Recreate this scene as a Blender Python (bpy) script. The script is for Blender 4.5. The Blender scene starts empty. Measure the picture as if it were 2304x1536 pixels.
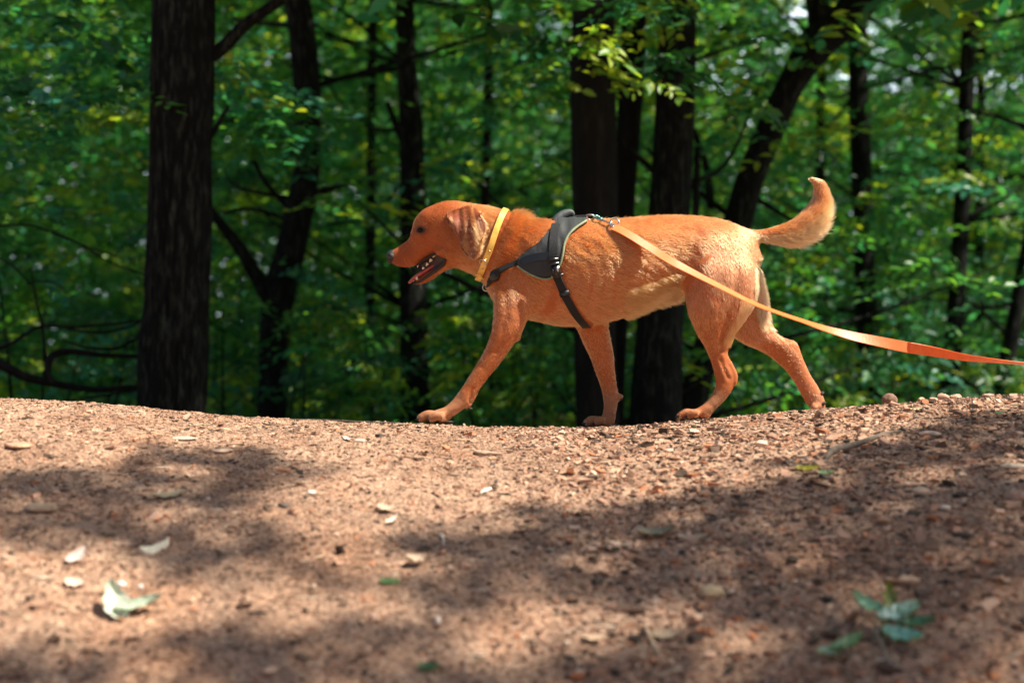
import bpy, bmesh, math, random
import numpy as np
from mathutils import Vector, Matrix
from mathutils.bvhtree import BVHTree
R = math.radians
rng = np.random.default_rng(7)
random.seed(7)
scene = bpy.context.scene
col = scene.collection

# ------------------------------------------------------------------ camera
CAM = np.array([0.0, -4.0, 0.2275])
F = 3200.0                                  # focal length in photo pixels (2304 wide)
cd = bpy.data.cameras.new('camera'); cam = bpy.data.objects.new('camera', cd); col.objects.link(cam)
cam.location = CAM.tolist(); cam.rotation_euler = (R(90), 0, 0)
cd.lens = 50; cd.sensor_width = 36; cd.clip_end = 500; cd.clip_start = 0.05
cd.dof.use_dof = True; cd.dof.focus_distance = 3.92; cd.dof.aperture_fstop = 2.15; cd.dof.aperture_blades = 0
scene.camera = cam
# ------------------------------------------------------------------ light
SUN_EL, SUN_AZ = 56.0, -14.0                # azimuth from +x, counter-clockwise
sdir = np.array([math.cos(R(SUN_EL))*math.cos(R(SUN_AZ)), math.cos(R(SUN_EL))*math.sin(R(SUN_AZ)), math.sin(R(SUN_EL))])
w = bpy.data.worlds.new('World'); scene.world = w; w.use_nodes = True
nt = w.node_tree; sky = nt.nodes.new('ShaderNodeTexSky'); sky.sky_type = 'NISHITA'; sky.sun_disc = False
sky.sun_elevation = R(SUN_EL); sky.sun_rotation = R(90 - SUN_AZ); sky.ozone_density = .9; sky.dust_density = 2.5
nt.links.new(sky.outputs[0], nt.nodes['Background'].inputs[0]); nt.nodes['Background'].inputs[1].default_value = 0.055
# bright cloud added low in the sky beyond the wood to whiten the leaf gaps
wn, wl = nt.nodes, nt.links; wtc = wn.new('ShaderNodeTexCoord'); wsx = wn.new('ShaderNodeSeparateXYZ'); wl.new(wtc.outputs['Generated'], wsx.inputs[0])
wm = wn.new('ShaderNodeMapRange'); wm.inputs[1].default_value = .55; wm.inputs[2].default_value = .85; wl.new(wsx.outputs[1], wm.inputs[0])
wno = wn.new('ShaderNodeTexNoise'); wno.inputs['Scale'].default_value = 3; wl.new(wtc.outputs['Generated'], wno.inputs['Vector'])
wm2 = wn.new('ShaderNodeMapRange'); wm2.inputs[1].default_value = .35; wm2.inputs[2].default_value = .5; wl.new(wno.outputs[0], wm2.inputs[0])
wmu = wn.new('ShaderNodeMath'); wmu.operation = 'MULTIPLY'; wl.new(wm.outputs[0], wmu.inputs[0]); wl.new(wm2.outputs[0], wmu.inputs[1])
wmx = wn.new('ShaderNodeMix'); wmx.data_type = 'RGBA'; wl.new(wmu.outputs[0], wmx.inputs[0]); wl.new(sky.outputs[0], wmx.inputs[6]); wmx.inputs[7].default_value = (19, 22, 24, 1)
wl.new(wmx.outputs[2], nt.nodes['Background'].inputs[0])
ld = bpy.data.lights.new('sun', 'SUN'); ld.energy = 5.0; ld.angle = R(0.6); ld.color = (1.0, 0.91, 0.76)
sun = bpy.data.objects.new('sun', ld); col.objects.link(sun)
sun.rotation_euler = Vector(sdir.tolist()).to_track_quat('Z', 'Y').to_euler()
scene.view_settings.view_transform = 'Standard'; scene.view_settings.look = 'None'
scene.view_settings.exposure = 1.12; scene.view_settings.gamma = 1
scene.cycles.max_bounces = 6; scene.cycles.transparent_max_bounces = 8

# ------------------------------------------------------------------ helpers
def W(px, py, y=0.0):
    d = y - CAM[1]
    return np.array([(px-1152)*d/F, y, CAM[2] + (768-py)*d/F])
def PX(p):
    p = np.asarray(p, float); d = p[..., 1]-CAM[1]
    return np.stack([1152 + p[..., 0]*F/d, 768 - (p[..., 2]-CAM[2])*F/d], -1)
def tag(o, label=None, cat=None, group=None, kind=None):
    if label: o['label'] = label
    if cat: o['category'] = cat
    if group: o['group'] = group
    if kind: o['kind'] = kind
    return o
def empty(name, loc=(0, 0, 0)):
    o = bpy.data.objects.new(name, None); o.empty_display_size = .1; col.objects.link(o); o.location = [float(v) for v in loc]; return o
def mesh_np(name, V, faces, mat=None, parent=None, smooth=True, colr=None):
    """V (n,3); faces = (m,k) array or list of such arrays"""
    me = bpy.data.meshes.new(name)
    if not isinstance(faces, list): faces = [faces]
    faces = [np.asarray(f, np.int32) for f in faces if len(f)]
    lt = np.concatenate([np.full(len(f), f.shape[1], np.int32) for f in faces])
    lv = np.concatenate([f.ravel() for f in faces])
    V = np.asarray(V, np.float32)
    if parent is not None:
        V = V - np.array(parent_origin(parent), np.float32)
    me.vertices.add(len(V)); me.vertices.foreach_set('co', V.ravel())
    me.loops.add(len(lv)); me.loops.foreach_set('vertex_index', lv)
    me.polygons.add(len(lt)); ls = np.concatenate([[0], np.cumsum(lt)[:-1]]).astype(np.int32)
    me.polygons.foreach_set('loop_start', ls); me.polygons.foreach_set('loop_total', lt)
    me.polygons.foreach_set('use_smooth', np.full(len(lt), smooth))
    me.update(calc_edges=True); me.validate()
    if colr is not None:
        a = me.color_attributes.new('col', 'FLOAT_COLOR', 'POINT')
        c = np.ones((len(V), 4), np.float32); c[:, :3] = colr; a.data.foreach_set('color', c.ravel())
    o = bpy.data.objects.new(name, me); col.objects.link(o)
    if mat: me.materials.append(mat)
    if parent is not None: o.parent = parent
    return o
def parent_origin(p):
    v = np.zeros(3)
    while p is not None:
        v = v + np.array(p.location); p = p.parent
    return v
def hsh(ix, iy, iz, s):
    h = (ix*374761393 + iy*668265263 + iz*2147483647 + s*1274126177) & 0xffffffff
    h = ((h ^ (h >> 13)) * 1274126177) & 0xffffffff
    h = ((h ^ (h >> 16)) * 2246822519) & 0xffffffff
    return ((h ^ (h >> 15)) & 0xffffff) / float(0xffffff)
def vnoise(P, s=0):
    P = np.asarray(P, float); i = np.floor(P).astype(np.int64); f = P - i; f = f*f*(3-2*f)
    out = 0
    for dx in (0, 1):
        for dy in (0, 1):
            for dz in (0, 1):
                wgt = (f[:, 0] if dx else 1-f[:, 0])*(f[:, 1] if dy else 1-f[:, 1])*(f[:, 2] if dz else 1-f[:, 2])
                out = out + wgt*hsh(i[:, 0]+dx, i[:, 1]+dy, i[:, 2]+dz, s)
    return out*2-1
def fbm(P, oct=4, s=0):
    P = np.asarray(P, float); a, t = 1.0, 0
    for k in range(oct):
        t = t + a*vnoise(P, s+k*17); P = P*2.03+3.7; a *= .5
    return t/1.6
def catmull(P, n):
    """resample rows of P (k,m) with n points per span"""
    P = np.asarray(P, float); k = len(P)
    if k == 2:
        t = np.linspace(0, 1, n+1)[:, None]; return P[0]*(1-t)+P[1]*t
    Q = np.vstack([2*P[0]-P[1], P, 2*P[-1]-P[-2]]); out = []
    for i in range(k-1):
        p0, p1, p2, p3 = Q[i:i+4]
        t = np.linspace(0, 1, n, endpoint=False)[:, None]
        out.append(.5*((2*p1)+(-p0+p2)*t+(2*p0-5*p1+4*p2-p3)*t**2+(-p0+3*p1-3*p2+p3)*t**3))
    out.append(P[-1:]); return np.vstack(out)
def ringfaces(nr, ns, off=0, cap=True):
    i = np.arange(nr-1)[:, None]*ns; j = np.arange(ns)[None, :]; j2 = (j+1) % ns
    f = np.stack([i+j, i+j2, i+ns+j2, i+ns+j], -1).reshape(-1, 4)+off
    return f
def tube(path, rad, ns=10, disp=None):
    path = np.asarray(path, float); n = len(path); rad = np.asarray(rad, float)
    T = np.gradient(path, axis=0); T /= np.linalg.norm(T, axis=1)[:, None]+1e-9
    up = np.array([0.13, .99, .07]) if abs(T[0, 1]) < .9 else np.array([1., 0, 0])
    N = np.cross(T, up); N /= np.linalg.norm(N, axis=1)[:, None]; B = np.cross(T, N)
    a = np.linspace(0, 2*np.pi, ns, endpoint=False)
    rr = rad[:, None]*np.ones((1, ns))
    if disp is not None: rr = rr*disp(path, a)
    V = path[:, None, :] + rr[..., None]*(np.cos(a)[None, :, None]*N[:, None, :]+np.sin(a)[None, :, None]*B[:, None, :])
    V = V.reshape(-1, 3); f = [ringfaces(n, ns)]
    V = np.vstack([V, path[0:1], path[-1:]])
    c0, c1 = n*ns, n*ns+1; j = np.arange(ns); j2 = (j+1) % ns
    t1 = np.stack([np.full(ns, c0), j2, j], -1); t2 = np.stack([np.full(ns, c1), (n-1)*ns+j, (n-1)*ns+j2], -1)
    return V, f[0], np.vstack([t1, t2])
class MB:
    def __init__(s): s.V = []; s.Q = []; s.T = []; s.n = 0; s.C = []
    def add(s, V, Q=None, T=None, c=None):
        V = np.asarray(V, float)
        if Q is not None and len(Q): s.Q.append(np.asarray(Q)+s.n)
        if T is not None and len(T): s.T.append(np.asarray(T)+s.n)
        s.V.append(V); s.n += len(V)
        if c is not None: s.C.append(np.broadcast_to(np.asarray(c, float), (len(V), 3)))
    def tube(s, path, rad, ns=10, n=4, disp=None, c=None):
        p = catmull(path, n); k = len(path)
        r = np.interp(np.linspace(0, k-1, len(p)), np.arange(k), np.broadcast_to(np.asarray(rad, float), (k,)))
        s.add(*tube(p, r, ns, disp), c=c)
    def ellipsoid(s, c, r, rot=None, nu=12, nv=8, colr=None, rough=0, seed=0):
        u = np.linspace(0, 2*np.pi, nu, endpoint=False); v = np.linspace(0, np.pi, nv)
        P = np.stack([np.outer(np.sin(v), np.cos(u)), np.outer(np.sin(v), np.sin(u)), np.outer(np.cos(v), np.ones(nu))], -1).reshape(-1, 3)
        if rough: P = P*(1+rough*fbm(P*1.7+seed*5.3, 3, seed))[:, None]
        P = P*np.asarray(r)
        if rot is not None: P = P@np.asarray(rot).T
        s.add(P+np.asarray(c), ringfaces(nv, nu), c=colr)
    def build(s, name, mat=None, parent=None, smooth=True):
        V = np.vstack(s.V); f = []
        if s.Q: f.append(np.vstack(s.Q))
        if s.T: f.append(np.vstack(s.T))
        return mesh_np(name, V, f, mat, parent, smooth, np.vstack(s.C) if s.C and sum(map(len, s.C)) == len(V) else None)
def rotz(a): c, s_ = math.cos(a), math.sin(a); return np.array([[c, -s_, 0], [s_, c, 0], [0, 0, 1]])
def roty(a): c, s_ = math.cos(a), math.sin(a); return np.array([[c, 0, s_], [0, 1, 0], [-s_, 0, c]])
def rotx(a): c, s_ = math.cos(a), math.sin(a); return np.array([[1, 0, 0], [0, c, -s_], [0, s_, c]])

# ------------------------------------------------------------------ materials
def mat_new(name):
    m = bpy.data.materials.new(name); m.use_nodes = True; t = m.node_tree
    return m, t, t.nodes['Principled BSDF'], t.nodes, t.links
def simple(name, c, rough=.6, metal=0, bump=0, bscale=200, var=.25, vscale=60, coat=0, spec=.5, sheen=0):
    m, t, p, N, L = mat_new(name)
    p.inputs['Roughness'].default_value = rough; p.inputs['Metallic'].default_value = metal
    p.inputs['Coat Weight'].default_value = coat; p.inputs['Specular IOR Level'].default_value = spec
    tc = N.new('ShaderNodeTexCoord')
    nz = N.new('ShaderNodeTexNoise'); nz.inputs['Scale'].default_value = vscale; nz.inputs['Detail'].default_value = 4
    L.new(tc.outputs['Object'], nz.inputs['Vector'])
    rp = N.new('ShaderNodeValToRGB'); e = rp.color_ramp.elements
    e[0].position = .3; e[1].position = .7
    e[0].color = [v*(1-var) for v in c]+[1]; e[1].color = [min(1, v*(1+var)) for v in c]+[1]
    L.new(nz.outputs[0], rp.inputs[0]); L.new(rp.outputs[0], p.inputs['Base Color'])
    if bump:
        nb = N.new('ShaderNodeTexNoise'); nb.inputs['Scale'].default_value = bscale; nb.inputs['Detail'].default_value = 3
        L.new(tc.outputs['Object'], nb.inputs['Vector'])
        b = N.new('ShaderNodeBump'); b.inputs['Strength'].default_value = bump; b.inputs['Distance'].default_value = .002
        L.new(nb.outputs[0], b.inputs['Height']); L.new(b.outputs[0], p.inputs['Normal'])
    return m
def attr_mat(name, rough=.8, bump=0, bscale=100, dist=.003, spec=.3):
    m, t, p, N, L = mat_new(name)
    a = N.new('ShaderNodeAttribute'); a.attribute_name = 'col'
    L.new(a.outputs['Color'], p.inputs['Base Color']); p.inputs['Roughness'].default_value = rough
    p.inputs['Specular IOR Level'].default_value = spec
    if bump:
        tc = N.new('ShaderNodeTexCoord'); nb = N.new('ShaderNodeTexNoise'); nb.inputs['Scale'].default_value = bscale
        nb.inputs['Detail'].default_value = 4
        L.new(tc.outputs['Object'], nb.inputs['Vector'])
        b = N.new('ShaderNodeBump'); b.inputs['Strength'].default_value = bump; b.inputs['Distance'].default_value = dist
        L.new(nb.outputs[0], b.inputs['Height']); L.new(b.outputs[0], p.inputs['Normal'])
    return m
def leaf_mat(name, trans=.45, rough=.42, spec=.45):
    m, t, p, N, L = mat_new(name)
    a = N.new('ShaderNodeAttribute'); a.attribute_name = 'col'
    L.new(a.outputs['Color'], p.inputs['Base Color']); p.inputs['Roughness'].default_value = rough
    p.inputs['Specular IOR Level'].default_value = spec
    tr = N.new('ShaderNodeBsdfTranslucent')
    mx = N.new('ShaderNodeMix'); mx.data_type = 'RGBA'; mx.blend_type = 'MULTIPLY'; mx.inputs[0].default_value = 1
    mx.inputs[7].default_value = (2.5, 2.3, .9, 1); L.new(a.outputs['Color'], mx.inputs[6]); L.new(mx.outputs[2], tr.inputs[0])
    ms = N.new('ShaderNodeMixShader'); ms.inputs[0].default_value = trans
    L.new(p.outputs[0], ms.inputs[1]); L.new(tr.outputs[0], ms.inputs[2]); L.new(ms.outputs[0], N['Material Output'].inputs[0])
    return m
M_LEAF = leaf_mat('leaf')
M_BARK_C = None
def bark_mat(name, dark, light, sc=1.0):
    m, t, p, N, L = mat_new(name)
    p.inputs['Roughness'].default_value = .9; p.inputs['Specular IOR Level'].default_value = .2
    tc = N.new('ShaderNodeTexCoord'); mp = N.new('ShaderNodeMapping'); mp.inputs['Scale'].default_value = (46*sc, 46*sc, 9*sc)
    L.new(tc.outputs['Object'], mp.inputs[0])
    n1 = N.new('ShaderNodeTexNoise'); n1.inputs['Scale'].default_value = 1; n1.inputs['Detail'].default_value = 6; n1.inputs['Roughness'].default_value = .65
    L.new(mp.outputs[0], n1.inputs['Vector'])
    n2 = N.new('ShaderNodeTexNoise'); n2.inputs['Scale'].default_value = 2.2; n2.inputs['Detail'].default_value = 3; L.new(tc.outputs['Object'], n2.inputs['Vector'])
    rp = N.new('ShaderNodeValToRGB'); e = rp.color_ramp.elements
    e[0].position = .50; e[1].position = .80; e[0].color = (*dark, 1); e[1].color = (*light, 1)
    L.new(n1.outputs[0], rp.inputs[0])
    r2 = N.new('ShaderNodeValToRGB'); e = r2.color_ramp.elements; e[0].position = .35; e[1].position = .7
    e[0].color = (.55, .55, .55, 1); e[1].color = (1.25, 1.3, 1.2, 1); L.new(n2.outputs[0], r2.inputs[0])
    mx = N.new('ShaderNodeMix'); mx.data_type = 'RGBA'; mx.blend_type = 'MULTIPLY'; mx.inputs[0].default_value = 1
    L.new(rp.outputs[0], mx.inputs[6]); L.new(r2.outputs[0], mx.inputs[7]); L.new(mx.outputs[2], p.inputs['Base Color'])
    b = N.new('ShaderNodeBump'); b.inputs['Strength'].default_value = .8; b.inputs['Distance'].default_value = .02
    L.new(n1.outputs[0], b.inputs['Height']); L.new(b.outputs[0], p.inputs['Normal'])
    return m
M_BARK = bark_mat('bark', (.0012, .0016, .0013), (.058, .066, .054))
M_BARK2 = bark_mat('bark_smooth', (.006, .0055, .005), (.024, .022, .019), .6)

# ------------------------------------------------------------------ ground
CREST = np.array([(-600, 872), (0, 893), (200, 904), (320, 915), (460, 930), (600, 940), (800, 948), (940, 951), (1000, 955), (1060, 961), (1300, 963),
                  (1440, 957), (1530, 947), (1600, 942), (1800, 923), (1900, 916), (1960, 912), (2100, 900), (2304, 884), (3000, 850)], float)
_cx = (CREST[:, 0]-1152)*3.9/F; _cz = CAM[2]+(768-CREST[:, 1])*3.9/F
_xs = np.linspace(-3.5, 3.5, 701); _hz = np.interp(_xs, _cx, _cz)
_k = np.exp(-np.linspace(-2, 2, 31)**2); _k /= _k.sum(); _hz = np.convolve(np.pad(_hz, 15, mode='edge'), _k, mode='valid')
def ground_base(x, y):
    x = np.asarray(x, float); y = np.asarray(y, float)
    h = np.interp(x, _xs, _hz) + .0025
    fade = np.clip(1-np.abs(y+.3)/9, 0, 1); h = h*fade
    u = y+.3
    g = np.where(u > 0, -.137*np.minimum(u, 1.6)**2 - np.clip(u-1.6, 0, 3)*.30, -.13*np.minimum(-u, 2.1)**2 - np.clip(-u-2.1, 0, 1.6)*.45)
    return h+g
def ground(x, y, fine=True):
    x = np.asarray(x, float); y = np.asarray(y, float); sh = x.shape
    z = ground_base(x, y).ravel()
    P = np.stack([x.ravel(), y.ravel(), np.zeros(x.size)], -1)
    far = np.clip(np.abs(P[:, 1]+1)-3, 0, 10)/10
    z = z + .010*fbm(P*2.6, 3, 5)*np.clip(np.abs(P[:, 1]+.1)*2.5, .15, 1) + far*.15*fbm(P*.5, 3, 9)
    if fine:
        z = z + .0042*fbm(P*24, 3, 11) + .0042*fbm(P*85, 2, 21) + .006*np.clip(vnoise(P*36, 31)-.35, 0, 1)
    return z.reshape(sh)
def axis_coords(lo, hi, st, far, grow=1.12):
    a = list(np.arange(lo, hi, st)); s = st
    while a[-1] < far: s *= grow; a.append(a[-1]+s)
    s = st; b = [a[0]]
    while b[-1] > -far: s *= grow; b.append(b[-1]-s)
    return np.array(b[:0:-1]+a)
gx = axis_coords(-1.75, 1.75, .0062, 130); gy = axis_coords(-2.15, .05, .0062, 130)
X, Y = np.meshgrid(gx, gy); Z = ground(X, Y)
nyy, nxx = X.shape
ii = (np.arange(nyy-1)[:, None]*nxx+np.arange(nxx-1)[None, :]).ravel()
gm, t, p, N, L = mat_new('soil')
tc = N.new('ShaderNodeTexCoord')
def noise(sc, det=3, rough=.5):
    n = N.new('ShaderNodeTexNoise'); n.inputs['Scale'].default_value = sc; n.inputs['Detail'].default_value = det
    n.inputs['Roughness'].default_value = rough; L.new(tc.outputs['Object'], n.inputs['Vector']); return n
def ramp(src, stops):
    r = N.new('ShaderNodeValToRGB'); e = r.color_ramp.elements
    while len(e) < len(stops): e.new(.5)
    for k, (pos, c) in enumerate(stops): e[k].position = pos; e[k].color = (*c, 1)
    L.new(src, r.inputs[0]); return r
def mixc(a, b, fac, mode='MIX'):
    m = N.new('ShaderNodeMix'); m.data_type = 'RGBA'; m.blend_type = mode
    if isinstance(fac, float): m.inputs[0].default_value = fac
    else: L.new(fac, m.inputs[0])
    if isinstance(a, tuple): m.inputs[6].default_value = (*a, 1)
    else: L.new(a, m.inputs[6])
    if isinstance(b, tuple): m.inputs[7].default_value = (*b, 1)
    else: L.new(b, m.inputs[7])
    return m.outputs[2]
base = ramp(noise(3.2, 4).outputs[0], [(.3, (.285, .155, .098)), (.55, (.41, .258, .178)), (.75, (.43, .225, .135))]).outputs[0]
vo = N.new('ShaderNodeTexVoronoi'); vo.inputs['Scale'].default_value = 190; L.new(tc.outputs['Object'], vo.inputs['Vector'])
sep = N.new('ShaderNodeSeparateColor'); L.new(vo.outputs['Color'], sep.inputs[0])
crumb = ramp(sep.outputs[0], [(.0, (.38, .35, .34)), (.15, (.76, .74, .72)), (.5, (1., 1., 1.)), (.9, (1.15, 1.2, 1.2)), (1., (1.4, 1.5, 1.55))]).outputs[0]
c1 = mixc(base, crumb, 1.0, 'MULTIPLY')
vo2 = N.new('ShaderNodeTexVoronoi'); vo2.inputs['Scale'].default_value = 70; L.new(tc.outputs['Object'], vo2.inputs['Vector'])
sep2 = N.new('ShaderNodeSeparateColor'); L.new(vo2.outputs['Color'], sep2.inputs[0])
cr2 = ramp(sep2.outputs[1], [(.0, (.45, .42, .40)), (.12, (.86, .86, .86)), (.85, (1.05, 1.05, 1.05)), (1., (1.25, 1.3, 1.3))]).outputs[0]
c2 = mixc(c1, cr2, 1.0, 'MULTIPLY')
redm = ramp(noise(11, 5, .65).outputs[0], [(.62, (0, 0, 0)), (.80, (.55, .55, .55))])
c3 = mixc(c2, (.40, .13, .045), redm.outputs[0])
dk = ramp(noise(32, 4, .7).outputs[0], [(.30, (.50, .46, .44)), (.42, (1, 1, 1))]).outputs[0]
c4 = mixc(c3, dk, 1.0, 'MULTIPLY')
sy = N.new('ShaderNodeSeparateXYZ'); L.new(tc.outputs['Object'], sy.inputs[0]); my = N.new('ShaderNodeMapRange'); my.inputs[1].default_value = .6; my.inputs[2].default_value = 2.0; L.new(sy.outputs[1], my.inputs[0])
floor_c = ramp(noise(14, 5, .7).outputs[0], [(.3, (.035, .024, .014)), (.5, (.09, .055, .03)), (.62, (.05, .07, .02)), (.75, (.12, .08, .045))]).outputs[0]
L.new(mixc(c4, floor_c, my.outputs[0]), p.inputs['Base Color']); p.inputs['Roughness'].default_value = .92; p.inputs['Specular IOR Level'].default_value = .25
bp = N.new('ShaderNodeBump'); bp.inputs['Strength'].default_value = .9; bp.inputs['Distance'].default_value = .004
ad = N.new('ShaderNodeMath'); ad.operation = 'ADD'; L.new(vo.outputs['Distance'], ad.inputs[0]); L.new(noise(260, 4, .7).outputs[0], ad.inputs[1])
L.new(ad.outputs[0], bp.inputs['Height']); L.new(bp.outputs[0], p.inputs['Normal'])
g = mesh_np('ground', np.stack([X.ravel(), Y.ravel(), Z.ravel()], -1), np.stack([ii, ii+1, ii+nxx+1, ii+nxx], -1), gm)
tag(g, kind='structure')
gbvh = None
def gz(x, y): return float(ground(np.array([x]), np.array([y]))[0])
def on_ground(px, py):
    """ground point that the photo pixel looks at"""
    d = np.linspace(1.7, 4.1, 2400); x = (px-1152)*d/F; z = CAM[2]+(768-py)*d/F
    h = ground(x, d+CAM[1]); k = np.argmax(h >= z) if (h >= z).any() else np.argmin(np.abs(h-z))
    return np.array([x[k], d[k]+CAM[1], h[k]])

# ------------------------------------------------------------------ foliage
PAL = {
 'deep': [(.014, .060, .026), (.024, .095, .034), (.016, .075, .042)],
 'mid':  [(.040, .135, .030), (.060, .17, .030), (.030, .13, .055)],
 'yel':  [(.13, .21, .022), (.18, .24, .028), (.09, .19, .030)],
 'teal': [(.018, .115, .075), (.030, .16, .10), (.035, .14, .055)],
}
def leaves(P, A, Nn, Ls, Wd, C):
    A = A/np.linalg.norm(A, axis=1)[:, None]; Nn = Nn-(Nn*A).sum(1)[:, None]*A; Nn /= np.linalg.norm(Nn, axis=1)[:, None]+1e-9
    B = np.cross(A, Nn); l = Ls[:, None]; wd = Wd[:, None]
    droop = -np.array([0, 0, 1.])*l*.12
    v = [P, P+A*l*.32+B*wd*.46+Nn*wd*.12, P+A*l*.68+B*wd*.40+Nn*wd*.10+droop*.4, P+A*l+droop,
         P+A*l*.68-B*wd*.40+Nn*wd*.10+droop*.4, P+A*l*.32-B*wd*.46+Nn*wd*.12]
    V = np.stack(v, 1).reshape(-1, 3); n = len(P); o = np.arange(n)[:, None]*6
    Fq = np.vstack([o+np.array([[0, 1, 2, 3]]), o+np.array([[0, 3, 4, 5]])])
    return V, Fq, np.repeat(C, 6, axis=0)
def sprays(C0, size, leafL, pal, ntw=5, per=10, tilt=.30, seed=0, twigs=False):
    """leafy sprays around centres C0 (n,3); size (n,), flat layers of leaves along radiating twigs"""
    r = np.random.default_rng(seed+101); n = len(C0)
    size = np.broadcast_to(np.asarray(size, float), (n,)); leafL = np.broadcast_to(np.asarray(leafL, float), (n,))
    az = r.uniform(0, 2*np.pi, (n, ntw)); el = r.normal(-.12, .28, (n, ntw))
    pn = np.stack([r.normal(0, tilt, n), r.normal(0, tilt, n)-.15, np.ones(n)], -1)
    T = np.stack([np.cos(az)*np.cos(el), np.sin(az)*np.cos(el), np.sin(el)], -1)
    T = T - (T*pn[:, None, :]).sum(-1, keepdims=True)*pn[:, None, :]*.7; T /= np.linalg.norm(T, axis=-1, keepdims=True)
    ln = size[:, None]*r.uniform(.6, 1.15, (n, ntw))
    st = C0[:, None, :]+r.normal(0, .18, (n, ntw, 3))*size[:, None, None]*np.array([1, 1, .8])
    t_ = np.linspace(.12, 1, per)[None, None, :]+r.uniform(-.05, .05, (n, ntw, per))
    side = np.where(np.arange(per) % 2 == 0, 1., -1.)[None, None, :]
    P = st[:, :, None, :]+T[:, :, None, :]*(ln[:, :, None]*t_)[..., None]
    P[..., 2] -= .18*ln[:, :, None]*t_**2
    S = np.cross(T, pn[:, None, :]); S /= np.linalg.norm(S, axis=-1, keepdims=True)
    A = T[:, :, None, :]*r.uniform(.3, 1.0, P.shape[:3])[..., None]+S[:, :, None, :]*(side*r.uniform(.6, 1.1, P.shape[:3]))[..., None]+r.normal(0, .22, P.shape)
    Nn = pn[:, None, None, :]+r.normal(0, .38, P.shape)
    Ls = leafL[:, None, None]*r.uniform(.6, 1.25, P.shape[:3])
    keep = r.random(P.shape[:3]) < .93
    names = list(pal.keys()); pr = np.array([pal[k] for k in names], float); pr /= pr.sum()
    ch = r.choice(len(names), n, p=pr)
    tab = np.array([PAL[k] for k in names])
    C = tab[ch[:, None, None].repeat(ntw, 1).repeat(per, 2), r.integers(0, 3, P.shape[:3])]
    C = C*r.uniform(.8, 1.75, P.shape[:3])[..., None]
    k = keep.ravel()
    out = leaves(P.reshape(-1, 3)[k], A.reshape(-1, 3)[k], Nn.reshape(-1, 3)[k], Ls.ravel()[k], (Ls*r.uniform(.42, .6, P.shape[:3])).ravel()[k], C.reshape(-1, 3)[k])
    return out, st.reshape(-1, 3), (st+T*ln[..., None]-np.array([0, 0, .18])*ln[..., None]).reshape(-1, 3)

# trunks: photo outline (x, y, width in px) at a distance d from the camera
TR = {
 'left':  dict(d=7.0, P=[(418, -620, 120), (415, -200, 130), (414, 0, 130), (411, 200, 136), (408, 350, 130), (404, 520, 134), (396, 680, 140), (390, 780, 150), (386, 920, 146), (380, 1150, 175), (378, 1300, 220)]),
 'fork':  dict(d=10.0, P=[(640, -500, 50), (662, -60, 60), (678, 60, 60), (690, 200, 60), (692, 350, 56), (678, 450, 62), (655, 560, 68), (628, 660, 74), (618, 760, 66), (612, 930, 66), (606, 1150, 80)]),
 'mid':   dict(d=11.0, P=[(905, -400, 40), (910, 0, 42), (915, 150, 44), (925, 290, 52), (930, 500, 58), (930, 700, 62), (935, 940, 68), (936, 1150, 80)]),
 'pairA': dict(d=8.0, P=[(1330, -500, 86), (1334, 0, 94), (1334, 200, 102), (1338, 400, 104), (1340, 560, 98), (1338, 760, 94), (1345, 960, 100), (1345, 1200, 120)]),
 'pairB': dict(d=8.4, P=[(1440, -400, 50), (1428, 0, 56), (1420, 200, 56), (1408, 400, 50), (1398, 560, 48), (1388, 760, 46), (1378, 960, 50), (1375, 1200, 60)]),
 'dark':  dict(d=8.2, P=[(1530, -500, 76), (1525, 0, 84), (1520, 200, 88), (1510, 420, 90), (1495, 600, 98), (1484, 760, 106), (1474, 950, 118), (1465, 1200, 150)]),
 'lean':  dict(d=9.3, P=[(2090, -350, 50), (1935, 0, 80), (1845, 90, 84), (1780, 190, 62), (1725, 310, 62), (1685, 410, 62), (1660, 500, 66), (1625, 650, 60), (1585, 800, 60), (1550, 950, 66), (1540, 1150, 80)]),
 'slimR': dict(d=13.0, P=[(1930, -300, 40), (1930, 50, 42), (1932, 200, 46), (1940, 450, 46), (1950, 700, 50), (1960, 900, 54), (1962, 1100, 60)]),
 'postR': dict(d=12.0, P=[(2185, -300, 30), (2175, 200, 34), (2162, 500, 36), (2150, 700, 38), (2135, 900, 44), (2130, 1100, 50)]),
 'edge':  dict(d=11.0, P=[(2420, 0, 34), (2370, 300, 34), (2310, 580, 34), (2275, 760, 34), (2250, 900, 36), (2230, 1100, 44)]),
}
allseg = []
for k, v in TR.items():
    a = catmull(np.array(v['P'], float), 4); allseg.append((v['d'], a))
def blocked(c, margin=25):
    """is the spray centre in front of a trunk that the photo shows bare"""
    d = c[1]-CAM[1]; q = PX(c)
    for dd, a in allseg:
        if d < dd+.1:
            k = np.argmin(np.abs(a[:, 1]-q[1])); 
            if abs(a[k, 0]-q[0]) < a[k, 2]/2+margin: return True
    return False
def world_path(v):
    a = np.array(v['P'], float); d = v['d']
    return np.array([W(q[0], q[1], d+CAM[1]) for q in a]), a[:, 2]/2*d/F
def bark_disp(amp, fr, seed):
    def f(path, a):
        n, m = len(path), len(a); out = np.ones((n, m))
        s = np.concatenate([[0], np.cumsum(np.linalg.norm(np.diff(path, axis=0), axis=1))])
        Aa, Ss = np.meshgrid(a, s)
        P = np.stack([np.cos(Aa).ravel()*fr, np.sin(Aa).ravel()*fr, Ss.ravel()*fr*.55], -1)
        rdg = 1-2*np.abs(vnoise(P, seed)); lo = fbm(P*.22+9, 2, seed+3)
        return 1+amp*rdg.reshape(n, m)+.05*lo.reshape(n, m)
    return f
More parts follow.
